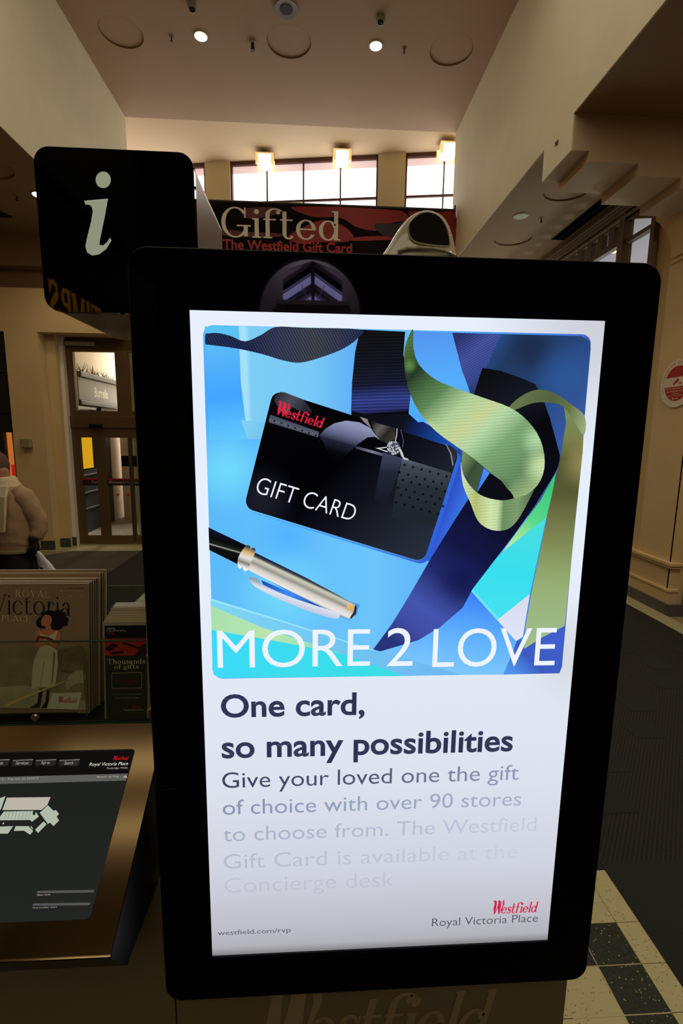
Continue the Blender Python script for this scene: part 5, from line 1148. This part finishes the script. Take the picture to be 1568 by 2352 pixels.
cpoly('printed_arms', [CZ(560, 980), CZ(640, 985), CZ(730, 1000), CZ(850, 1060), CZ(880, 1090), CZ(800, 1090), CZ(700, 1040), CZ(600, 1020), CZ(545, 1100), CZ(530, 1060)], mat('printed_skin_dark', (120, 62, 34), .6), .0014)
cpoly('printed_dress', [CZ2(600, 35), CZ2(690, 5), CZ2(770, 30), CZ2(860, 90), CZ2(870, 300), CZ2(830, 600), CZ2(790, 650), CZ2(650, 640), CZ2(470, 670), CZ2(490, 350), CZ2(520, 200)], DRS, .0013)
cpoly('printed_fold', [CZ2(800, 110), CZ2(830, 130), CZ2(790, 560), CZ2(770, 600)], mat('printed_shadow', (160, 136, 92), .6), .0014); cpoly('printed_fold', [CZ2(650, 250), CZ2(670, 250), CZ2(620, 620), CZ2(600, 620)], mat('printed_shadow2', (214, 196, 144), .6), .0014)
cpoly('printed_leg', [CZ2(585, 670), CZ2(650, 660), CZ2(610, 880), CZ2(590, 950), CZ2(440, 955), CZ2(560, 880)], mat('printed_boot', (70, 34, 26), .6), .0014); cpoly('printed_leg', [CZ2(700, 690), CZ2(740, 700), CZ2(730, 840), CZ2(700, 955), CZ2(620, 955), CZ2(680, 860)], mat('printed_boot', (70, 34, 26), .6), .0014)
cpoly('printed_banner_bag', [CZ2(790, 735), CZ2(1230, 720), CZ2(1165, 980), CZ2(700, 965)], mat('printed_white', (250, 238, 205), .6), .0014)
cw('logo_lettering', logo(), CZ2(880, 880), CZ2(1150, 888), CZ2(880, 775), mat('printed_red', (236, 50, 38), .6), .0016)
cpoly('printed_wand', [CZ2(55, 915), CZ2(150, 860), CZ2(560, 700), CZ2(980, 545), CZ2(990, 555), CZ2(570, 728), CZ2(180, 900), CZ2(100, 945)], mat('printed_straw', (252, 214, 130), .6), .0016)
cpoly('printed_hat', [CZ2(980, 600), CZ2(1040, 470), CZ2(1140, 400), CZ2(1260, 388), CZ2(1270, 560), CZ2(1120, 600), CZ2(1020, 680)], mat('printed_foliage', (206, 186, 134), .6, noise=.35, nscale=70), .0015, True)
fl = bmesh.new()
for i in range(70):
    x = random.uniform(0, 1260); y = random.uniform(60, 1050); c0 = cpx(*CZ(x, y), .0017); r_ = random.uniform(.0003, .0009)
    fan(fl, [c0+Vector((r_*math.cos(k_*PI/3), 0, 0))+cd*r_*math.sin(k_*PI/3) for k_ in range(6)])
f_ = link('snow_flecks', fl, mat('fleck', (196, 184, 150), .6), cm); f_['kind'] = 'stuff'

# leaflet stack with the gifts leaflet in front
def pl_(x, y, Y): return at(x, y, Y=Y)
LYF = .822
lx0 = pl_(240, 1650, LYF).x; lx1 = hx-.004; lz0 = pl_(245, 1657, LYF).z
TPY = .84; tz = pl_(232, 1429, TPY).z
ld = Vector((0, TPY-LYF, tz-lz0)).normalized(); ln_ = Vector((1, 0, 0)).cross(ld).normalized()
if ln_.y > 0: ln_ = -ln_
LH = (Vector((0, TPY, tz))-Vector((0, LYF, lz0))).length; lw = lx1-lx0
def lp(u, v, h=0, base=0): return Vector((lx0+u*lw, LYF, lz0))+ld*(v*LH)+ln_*h
LFD = mat('charcoal_leaflet', (60, 58, 42), .45); LBR = mat('leaflet_pale_border', (176, 158, 116), .5)
for i in range(12):
    o = empty('leaflet', lp(.5, 0, -.002-i*.0035), ('front folded leaflet with a red band and gift wording in the glass holder' if i == 0 else ORD[i]+' leaflet counted from the front of the narrow stack beside the kiosk'), 'leaflet', 'folded leaflets in the glass holder')
    h0 = -.0024-i*.0046; up_ = 1+.010*i+(.012 if i > 6 else 0)
    sh_i = .006*(i % 3) + (.02 if i > 8 else 0)
    def q_(u, v, h): p = lp(u, v, h); p.x += 0; return p
    bm = bmesh.new(); prism(bm, [q_(0+sh_i, .0+.003*i, h0), q_(1, .003*i, h0), q_(1, up_, h0), q_(0+sh_i, up_, h0)], ln_*.0018); lf = link('sheet', bm, LBR if i < 9 else mat('white_leaflet', (225, 222, 205), .5), o)
    bm = bmesh.new(); prism(bm, [q_(0+sh_i, .0+.003*i, h0-.0022), q_(1, .003*i, h0-.0022), q_(1, up_-.004, h0-.0022), q_(0+sh_i, up_-.004, h0-.0022)], ln_*.0018); link('inner_sheet', bm, PAPER, o)
    if i == 0: LF = lf
def lpoly(name, pts, m, h=.0002):
    bm = bmesh.new(); flat(bm, [lp(u, v, h) for u, v in pts]); bm.normal_update()
    for f in bm.faces:
        if f.normal.dot(ln_) < 0: f.normal_flip()
    return link(name, bm, m, LF)
def rr(u0, u1, v0, v1): return [(u0, v0), (u1, v0), (u1, v1), (u0, v1)]
lpoly('print_field', rr(.04, .96, .02, .96), LFD); lpoly('black_head', rr(.05, .95, .845, .965), mat('print_black2', (12, 10, 9), .5), .0004)
lpoly('red_stripe', rr(.04, .95, .80, .835), mat('leaflet_red', (170, 12, 14), .5), .0004); lpoly('red_picture', rr(.04, .95, .665, .80), mat('leaflet_red_photo', (220, 56, 36), .5), .0004)
for P_ in ([(.04, .73), (.2, .79), (.35, .77), (.15, .71)], [(.4, .79), (.9, .71), (.9, .73), (.5, .80)], [(.7, .665), (.95, .665), (.95, .79), (.85, .76)], [(.12, .69), (.45, .715), (.45, .685), (.2, .675)]): lpoly('dark_shape', P_, mat('leaflet_dark_photo', (70, 26, 18), .5), .0006)
lpoly('frame_line', rrect(.17, .85, .33, .495, .02, 4), LBR, .0004); lpoly('frame_inner', rrect(.185, .835, .338, .487, .02, 4), LFD, .0006)
LW_ = mat('leaflet_cream_print', (250, 232, 180), .5); LR_ = mat('leaflet_red_print', (170, 40, 28), .5)
def lw2(s, u0, u1, v0, v1, m, polys=None, flip=False):
    a_, b2, c2 = (lp(u0, v0, .0008), lp(u1, v0, .0008), lp(u0, v1, .0008)) if not flip else (lp(u1, v1, .0008), lp(u0, v1, .0008), lp(u1, v0, .0008))
    return write('lettering', polys or font_mesh(s), a_, b2, c2, m, LF, ln_, layer=0)
GS = Glyphs(w=.15, t=.06, sf=.08, x=.66, st=.06)
lw2('', .09, .93, .58, .63, LW_, GS.word('Thousands')); lw2('', .24, .78, .52, .575, LW_, GS.word('of gifts'))
lw2('The gift card is accepted at over', .17, .85, .297, .315, LR_); lw2('ninety stores for every occasion', .17, .85, .268, .28, LW_); lw2('ask at the desk for details', .24, .78, .232, .243, LW_)
lw2('', .64, .82, .13, .165, LR_, logo()); lw2('Royal Victoria Place', .44, .88, .1, .125, LW_); lw2('', .27, .45, .40, .42, LR_, logo()); lw2('CARD', .5, .78, .39, .44, LR_)
lw2('Royal Victoria Place', .08, .5, .905, .925, LW_, None, True); lw2('', .1, .28, .925, .945, LW_, font_mesh('Westfield'), True); lw2('', .1, .26, .87, .9, LR_, logo(), True)
for zc_ in (1515, 1640):
    c0 = at(341, zc_, Y=GY-.004); link('glass_clip', B(c0.x-.004, c0.x+.002, GY-.004, GY+.008, c0.z-.007, c0.z+.007, .001), mat('brass_clip', (180, 150, 90), .35, .6), bh)
# stray leaflets on the shelf behind
for i, (xx, yy, Yq, c, lab) in enumerate(((276, 1417, .93, (232, 230, 214), 'white leaflet pile lying behind the upright leaflets'), (306, 1385, .97, (150, 146, 134), 'grey leaflet pile lying behind the white pile'))):
    c0 = at(xx, yy, Y=Yq); o = empty('leaflet_pile', (c0.x+.05, Yq+.02, c0.z), lab, 'leaflets', 'loose leaflets lying in the holder')
    for j in range(4): link('sheet', B(c0.x+.001*j, hx-.003, Yq, Yq+.055+.01*i, c0.z-.0035*(j+1), c0.z-.0035*j-.0008), mat('pile_%d' % i, c, .5), o)
    link('card_box', B(c0.x+.006, hx-.003, Yq+.004, Yq+.05, gz0+.002, c0.z-.014), mat('leaflet_box', (92, 86, 66), .5), o)

# ================================================================= PERSON
r0 = ray(8, 1180); PD = 4.15
pc = CO+r0*(PD/1.0)
PXp, PYp = pc.x+.045, pc.y
HT = 1.79
fd = Vector((-.38, -.925, 0)).normalized(); sd_ = Vector((-fd.y, fd.x, 0))     # facing, and the person's left
if sd_.x < 0: sd_ = -sd_
FZ = .011
pr = empty('person', (PXp, PYp, FZ), 'person in beige jacket, cream scarf and dark trousers walking left with a carrier bag', 'person')
def W(f, s, z): return Vector((PXp, PYp, z+FZ))+fd*f+sd_*s
def loft(secs, name, m, par, n=20, cap=True, wr=0, seed=1):
    """secs: (centre, half-width dir a, half-depth dir b); smooth tapered tube"""
    rnd = random.Random(seed); bm = bmesh.new(); rows = []
    S2 = []
    for i in range(len(secs)-1):
        for j in range(3):
            t = j/3; t2 = t*t*(3-2*t)*.5+t*.5
            S2.append(tuple(secs[i][k_].lerp(secs[i+1][k_], t2) for k_ in range(3)))
    S2.append(secs[-1])
    for i, (c, a, b) in enumerate(S2):
        row = []
        for j in range(n):
            an = 2*PI*j/n; w = 1+wr*math.sin(i*1.9+3*math.sin(an*2+seed)+seed)*rnd.uniform(.6, 1)
            row.append(bm.verts.new(c+a*math.cos(an)*w+b*math.sin(an)*w))
        rows.append(row)
    for p, q in zip(rows, rows[1:]):
        for j in range(n): bm.faces.new((p[j], p[(j+1) % n], q[(j+1) % n], q[j]))
    if cap: bm.faces.new(rows[0][::-1]); bm.faces.new(rows[-1])
    bmesh.ops.recalc_face_normals(bm, faces=bm.faces[:])
    return link(name, bm, m, par, smooth=True)
def ring3(c, w, d): return (c, sd_*w, fd*d)
def limb(pts, radii, name, m, par, wr=0, seed=1, n=14):
    secs = []
    for i, p in enumerate(pts):
        t = (pts[min(i+1, len(pts)-1)]-pts[max(i-1, 0)]).normalized(); a = t.cross(fd)
        a = a.normalized() if a.length > .01 else sd_; b = t.cross(a).normalized(); secs.append((p, a*radii[i], b*radii[i]))
    return loft(secs, name, m, par, n, True, wr, seed)
SKIN = mat('skin', (176, 122, 92), .5, noise=.05, nscale=20)
# body: one continuous skinned figure
jn = [W(0, 0, .98), W(0, 0, 1.2), W(.01, 0, 1.42), W(.015, 0, 1.52), W(.03, 0, 1.60), W(.045, 0, 1.70),
      W(0, .19, 1.44), W(-.03, .25, 1.25), W(.0, .275, 1.09), W(.02, .283, 1.03), W(0, -.19, 1.44), W(.04, -.25, 1.17), W(.14, -.24, .95), W(.17, -.24, .88),
      W(.0, .10, .92), W(.10, .10, .5), W(.02, .11, .09), W(.14, .12, .05), W(.0, -.10, .92), W(-.04, -.10, .5), W(-.22, -.10, .12), W(-.10, -.11, .05)]
ed = [(0, 1), (1, 2), (2, 3), (3, 4), (4, 5), (2, 6), (6, 7), (7, 8), (8, 9), (2, 10), (10, 11), (11, 12), (12, 13), (0, 14), (14, 15), (15, 16), (16, 17), (0, 18), (18, 19), (19, 20), (20, 21)]
rd = [.14, .12, .12, .055, .06, .07, .065, .045, .03, .03, .065, .045, .03, .03, .085, .055, .04, .035, .085, .055, .04, .035]
me = D.meshes.new('body'); me.from_pydata([tuple(v) for v in jn], ed, []); bo = D.objects.new('body', me); COL.objects.link(bo); me.materials.append(SKIN)
mdf = bo.modifiers.new('Skin', 'SKIN')
for v, r_ in zip(me.skin_vertices[0].data, rd): v.radius = (r_, r_)
me.skin_vertices[0].data[0].use_root = True
ss_ = bo.modifiers.new('Subsurf', 'SUBSURF'); ss_.levels = 2; ss_.render_levels = 2
bpy.context.view_layer.update(); dg = bpy.context.evaluated_depsgraph_get(); m2 = D.meshes.new_from_object(bo.evaluated_get(dg)); D.objects.remove(bo)
for p in m2.polygons: p.use_smooth = True
if not m2.materials: m2.materials.append(SKIN)
bo = D.objects.new('body', m2); COL.objects.link(bo); bo.parent = pr; bo.matrix_parent_inverse = chain(pr).inverted()
# head turned to the walking direction
hf = Vector((-.97, -.24, 0)).normalized(); hs = Vector((-hf.y, hf.x, 0)); hc = W(.05, -.07, HT-.115)
def Hd(f, s, z): return hc+hf*f+hs*s+Vector((0, 0, z))
hb = bmesh.new(); bmesh.ops.create_uvsphere(hb, u_segments=32, v_segments=24, radius=1)
for v in hb.verts:
    x, y, z = v.co; f = x*.095; s = y*.076; h = z*.118
    if z < 0: s *= 1+.25*z; f = f*(1+.18*z)+(.012 if x > 0 else -.0)*(-z)
    e = math.exp(-((z+.12)**2)/.02-((y)**2)/.03)
    if x > .5: f += .024*e
    f += .008*math.exp(-((z-.28)**2)/.01)*(1 if x > .3 else 0); f -= .008*math.exp(-((z-.08)**2)/.008-((abs(y)-.42)**2)/.04)*(1 if x > .3 else 0)
    f += .006*math.exp(-((z+.5)**2)/.006-(y**2)/.08)*(1 if x > .3 else 0)
    v.co = Hd(f, s, h)
link('head', hb, SKIN, pr, smooth=True)
for s in (-1, 1):
    b_e = bmesh.new(); bmesh.ops.create_uvsphere(b_e, u_segments=12, v_segments=8, radius=.011)
    for v in b_e.verts: v.co = v.co+Hd(.082, s*.032, .012)
    link('eye', b_e, mat('eye_white', (200, 190, 180), .3), pr, smooth=True)
    b_e = bmesh.new(); bmesh.ops.create_uvsphere(b_e, u_segments=12, v_segments=8, radius=1)
    for v in b_e.verts: v.co = Hd(-.005+v.co.x*.016, s*(.077+v.co.y*.008), -.005+v.co.z*.03)
    link('ear', b_e, SKIN, pr, smooth=True)
    gb_ = bmesh.new()
    for i in range(16):
        a, b2 = 2*PI*i/16, 2*PI*(i+1)/16; cyl(gb_, Hd(.104, s*.033+.024*math.cos(a), .008+.018*math.sin(a)), Hd(.104, s*.033+.024*math.cos(b2), .008+.018*math.sin(b2)), .0016, n=6)
    cyl(gb_, Hd(.102, s*.058, .01), Hd(.0, s*.08, .012), .0018, n=6); link('spectacles', gb_, mat('dark_rim', (30, 24, 22), .3), pr)
mb = bmesh.new(); bmesh.ops.create_uvsphere(mb, u_segments=12, v_segments=8, radius=1)
for v in mb.verts: v.co = Hd(.093+v.co.x*.008, v.co.y*.024, -.058+v.co.z*.007)
link('mouth', mb, mat('lip', (150, 80, 70), .5), pr, smooth=True)
hb = bmesh.new(); bmesh.ops.create_uvsphere(hb, u_segments=36, v_segments=26, radius=1); rnd = random.Random(4)
for v in hb.verts:
    x, y, z = v.co; j = 1+.035*math.sin(x*23+z*17)*math.sin(y*19)+rnd.uniform(-.012, .012)
    lim = .45 if x > .15 else -.75
    k2 = 1.0 if z > lim - (x*.2) else .72
    f = x*.112*j*k2-.012; s = y*.094*j*k2; h = z*.128*j+.012
    v.co = Hd(f, s, h)
link('hair', hb, mat('brown_hair', (96, 66, 48), .7, noise=.25, nscale=90, bump=.6, bscale=150), pr, smooth=True)
# clothing
JK = mat('beige_fleece', (170, 138, 104), .9, noise=.08, nscale=30, bump=.35, bscale=130)
SCF = mat('cream_knit', (222, 204, 160), .9, bump=.6, bscale=200)
TRS = mat('dark_brown_trousers', (34, 27, 21), .85, bump=.2, bscale=60)
loft([ring3(W(0, 0, .985), .245, .165), ring3(W(0, 0, 1.0), .25, .17), ring3(W(0, 0, 1.04), .258, .176), ring3(W(0, 0, 1.1), .262, .18), ring3(W(.01, 0, 1.25), .25, .168), ring3(W(.01, 0, 1.38), .235, .152), ring3(W(.0, 0, 1.47), .19, .12), ring3(W(.0, 0, 1.53), .09, .082), ring3(W(.01, 0, 1.57), .075, .075)], 'jacket', JK, pr, 28, True, .03, 3)
limb([W(0, .13, 1.475), W(0, .195, 1.44), W(-.02, .24, 1.33), W(-.045, .275, 1.24), W(-.03, .288, 1.15), W(.0, .283, 1.09)], [.065, .08, .078, .072, .064, .052], 'sleeve', JK, pr, .07, 5)
limb([W(0, -.14, 1.475), W(0, -.215, 1.44), W(.02, -.25, 1.33), W(.05, -.29, 1.18), W(.11, -.29, 1.06), W(.16, -.28, .98)], [.07, .086, .083, .076, .068, .055], 'sleeve', JK, pr, .07, 8)
loft([ring3(W(0, 0, .97), .25, .172), ring3(W(0, 0, .99), .256, .176), ring3(W(0, 0, 1.015), .252, .172)], 'jacket_hem', mat('pale_green_beige', (170, 156, 116), .9), pr, 28)
# trousers, shoes
limb([W(0, .08, 1.02), W(.01, .11, .86), W(.07, .11, .52), W(.03, .11, .3), W(.0, .11, .09)], [.15, .125, .095, .085, .08], 'trouser_leg', TRS, pr, .03, 2)
limb([W(0, -.08, 1.02), W(.0, -.11, .86), W(-.03, -.11, .52), W(-.12, -.11, .32), W(-.21, -.11, .13)], [.15, .125, .095, .085, .08], 'trouser_leg', TRS, pr, .03, 6)
for s, f0 in ((.11, .05), (-.11, -.14)):
    loft([(W(f0-.09, s, .045), sd_*.03, Vector((0, 0, .03))), (W(f0-.03, s, .055), sd_*.042, Vector((0, 0, .05))), (W(f0+.08, s, .042), sd_*.045, Vector((0, 0, .036))), (W(f0+.16, s, .03), sd_*.03, Vector((0, 0, .022)))], 'shoe', BLACKM, pr)
# gloved hands with separate fingers
GLV = mat('black_glove', (10, 10, 11), .8)
def hand(c, down, side, fwd, par, curl=.8):
    limb([c-down*.05, c, c+down*.045, c+down*.085], [.036, .034, .042, .036], 'glove', GLV, par, 0, 1, 12)
    for i in range(4):
        b_ = c+down*.088+fwd*(.030-.02*i); L_ = (.034, .038, .036, .028)[i]
        limb([b_-down*.01, b_+down*L_*.6, b_+down*L_+side*L_*curl*.5, b_+down*L_*.8+side*L_*curl*1.1], [.0105, .010, .0095, .008], 'finger', GLV, par, 0, 1, 8)
    limb([c+fwd*.03+down*.02, c+fwd*.055+down*.05, c+fwd*.05+down*.08+side*.02], [.012, .011, .009], 'thumb', GLV, par, 0, 1, 8)
h1 = W(.02, .283, 1.055); hand(h1, Vector((0, 0, -1)), -sd_, fd, pr); h2 = W(.19, -.275, .93); hand(h2, Vector((0, 0, -1)), sd_, fd, pr)
# scarf
loft([ring3(W(.01, 0, 1.475), .135, .125), ring3(W(.015, 0, 1.52), .128, .122), ring3(W(.02, 0, 1.565), .105, .105), ring3(W(.02, 0, 1.60), .085, .09)], 'scarf', SCF, pr, 24, True, .05, 4)
def strip(secs, name):
    bm = bmesh.new(); L = []
    for c, w in secs: L.append((c-sd_*w, c+sd_*w, c+sd_*w-fd*.022, c-sd_*w-fd*.022))
    rows = [[bm.verts.new(p) for p in q] for q in L]
    for p, q in zip(rows, rows[1:]):
        for j in range(4): bm.faces.new((p[j], p[(j+1) % 4], q[(j+1) % 4], q[j]))
    bm.faces.new(rows[0][::-1]); bm.faces.new(rows[-1]); bmesh.ops.recalc_face_normals(bm, faces=bm.faces[:]); return link(name, bm, SCF, pr)
strip([(W(.12, .11, 1.53), .055), (W(.165, .135, 1.45), .055), (W(.185, .14, 1.3), .052), (W(.195, .13, 1.17), .046)], 'scarf_end')
strip([(W(.13, -.045, 1.54), .05), (W(.175, -.05, 1.45), .05), (W(.2, -.055, 1.3), .05), (W(.212, -.055, 1.12), .05)], 'scarf_end')
# carrier bag held in the left hand
cb = empty('carrier_bag', h1-Vector((0, 0, .5)), 'white plastic carrier bag with a blue emblem held in the black gloved hand', 'bag')
PLW = mat('white_plastic_film', (214, 208, 204), .4, bump=.6, bscale=25)
def Bg(u, v, d): return h1+Vector((0, 0, -.065))+(sd_*.93+fd*-.1)*u+Vector((0, 0, -v))+fd*d
secs = []
for v, w, d, sh in ((.0, .018, .012, .02), (.06, .05, .018, .055), (.13, .08, .03, .10), (.2, .10, .04, .135), (.32, .11, .05, .16), (.42, .11, .045, .19)):
    secs.append((Bg(sh+.01, v, 0), sd_*w, fd*d))
loft(secs, 'bag_body', PLW, cb, 22, True, .07, 9)
for s in (-1, 1): limb([Bg(s*.02, .05, 0), Bg(s*.03-.005, .0, .0), Bg(s*.012, -.045, .0), Bg(0, -.06, 0)], [.014, .008, .006, .006], 'bag_handle', PLW, cb, 0, 1, 8)
el = []
for i in range(20):
    a = 2*PI*i/20; el.append(Bg(.125+.022*math.cos(a)+.02*math.sin(a), .17+.05*math.sin(a), .046))
bm = bmesh.new(); flat(bm, [p+(-fd)*0 for p in el]); o_ = link('blue_emblem', bm, mat('blue_print', (54, 60, 140), .5), cb)
cb2 = empty('shoulder_bag', h1-Vector((0, 0, .4)), 'dark bag hanging on straps behind the white carrier bag', 'bag')
loft([(h1+Vector((0, 0, -.26))-fd*.10-sd_*.05, sd_*.07, fd*.03), (h1+Vector((0, 0, -.45))-fd*.10-sd_*.05, sd_*.1, fd*.045), (h1+Vector((0, 0, -.56))-fd*.10-sd_*.05, sd_*.1, fd*.04)], 'bag_body', mat('dark_brown_leather', (44, 28, 20), .5), cb2, 20)
for s in (-1, 1): limb([h1+Vector((0, 0, -.27))-fd*.10+sd_*(s*.04-.05), h1+Vector((0, 0, -.1))-fd*.03+sd_*(s*.01-.02)], [.006, .006], 'strap', mat('tan_strap', (150, 110, 66), .5), cb2, 0, 1, 8)

# ================================================================= UNSEEN LAMPS: ADDED FILLS AND SHOP LIGHTING
def area(name, loc, size, power, col, rot=(0, 0, 0), sy=None):
    l = D.lights.new(name, 'AREA'); l.energy = power; l.color = col; l.shape = 'RECTANGLE' if sy else 'SQUARE'; l.size = size
    if sy: l.size_y = sy
    o = D.objects.new(name, l); COL.objects.link(o); o.location = loc; o.rotation_euler = rot; return o
area('roof_hall_fill', (acx, YB-.75, 8.2), .7, 800, (.9, .82, 1), (0, 0, 0), 4.5)  # unseen lamp added to brighten the walls mirrored in the kiosk
area('right_aisle_fill', (3.3, 2.0, LOW-.05), .5, 60, (1, .82, .58))  # unseen fill added to warm the right pier and aisle
area('left_aisle_fill', (-4.6, 5.2, LOW-.05), .6, 16, (1, .8, .52))  # unseen fill added for the left end walls
for _x, _y in ((5.6, 7.2), (5.4, 9.6)):
    l = D.lights.new('shop_lamp', 'POINT'); l.energy = 45; l.color = (1, .92, .98); l.shadow_soft_size = .15
    lo = D.objects.new('shop_lamp', l); COL.objects.link(lo); lo.location = (_x, _y, 3.2)
area('street_fill', (-2.9, 12.8, 6.4), 1.8, 1000, (1, .95, .9), (0, math.radians(-25), 0))  # added fill that brightens the street beyond the doors
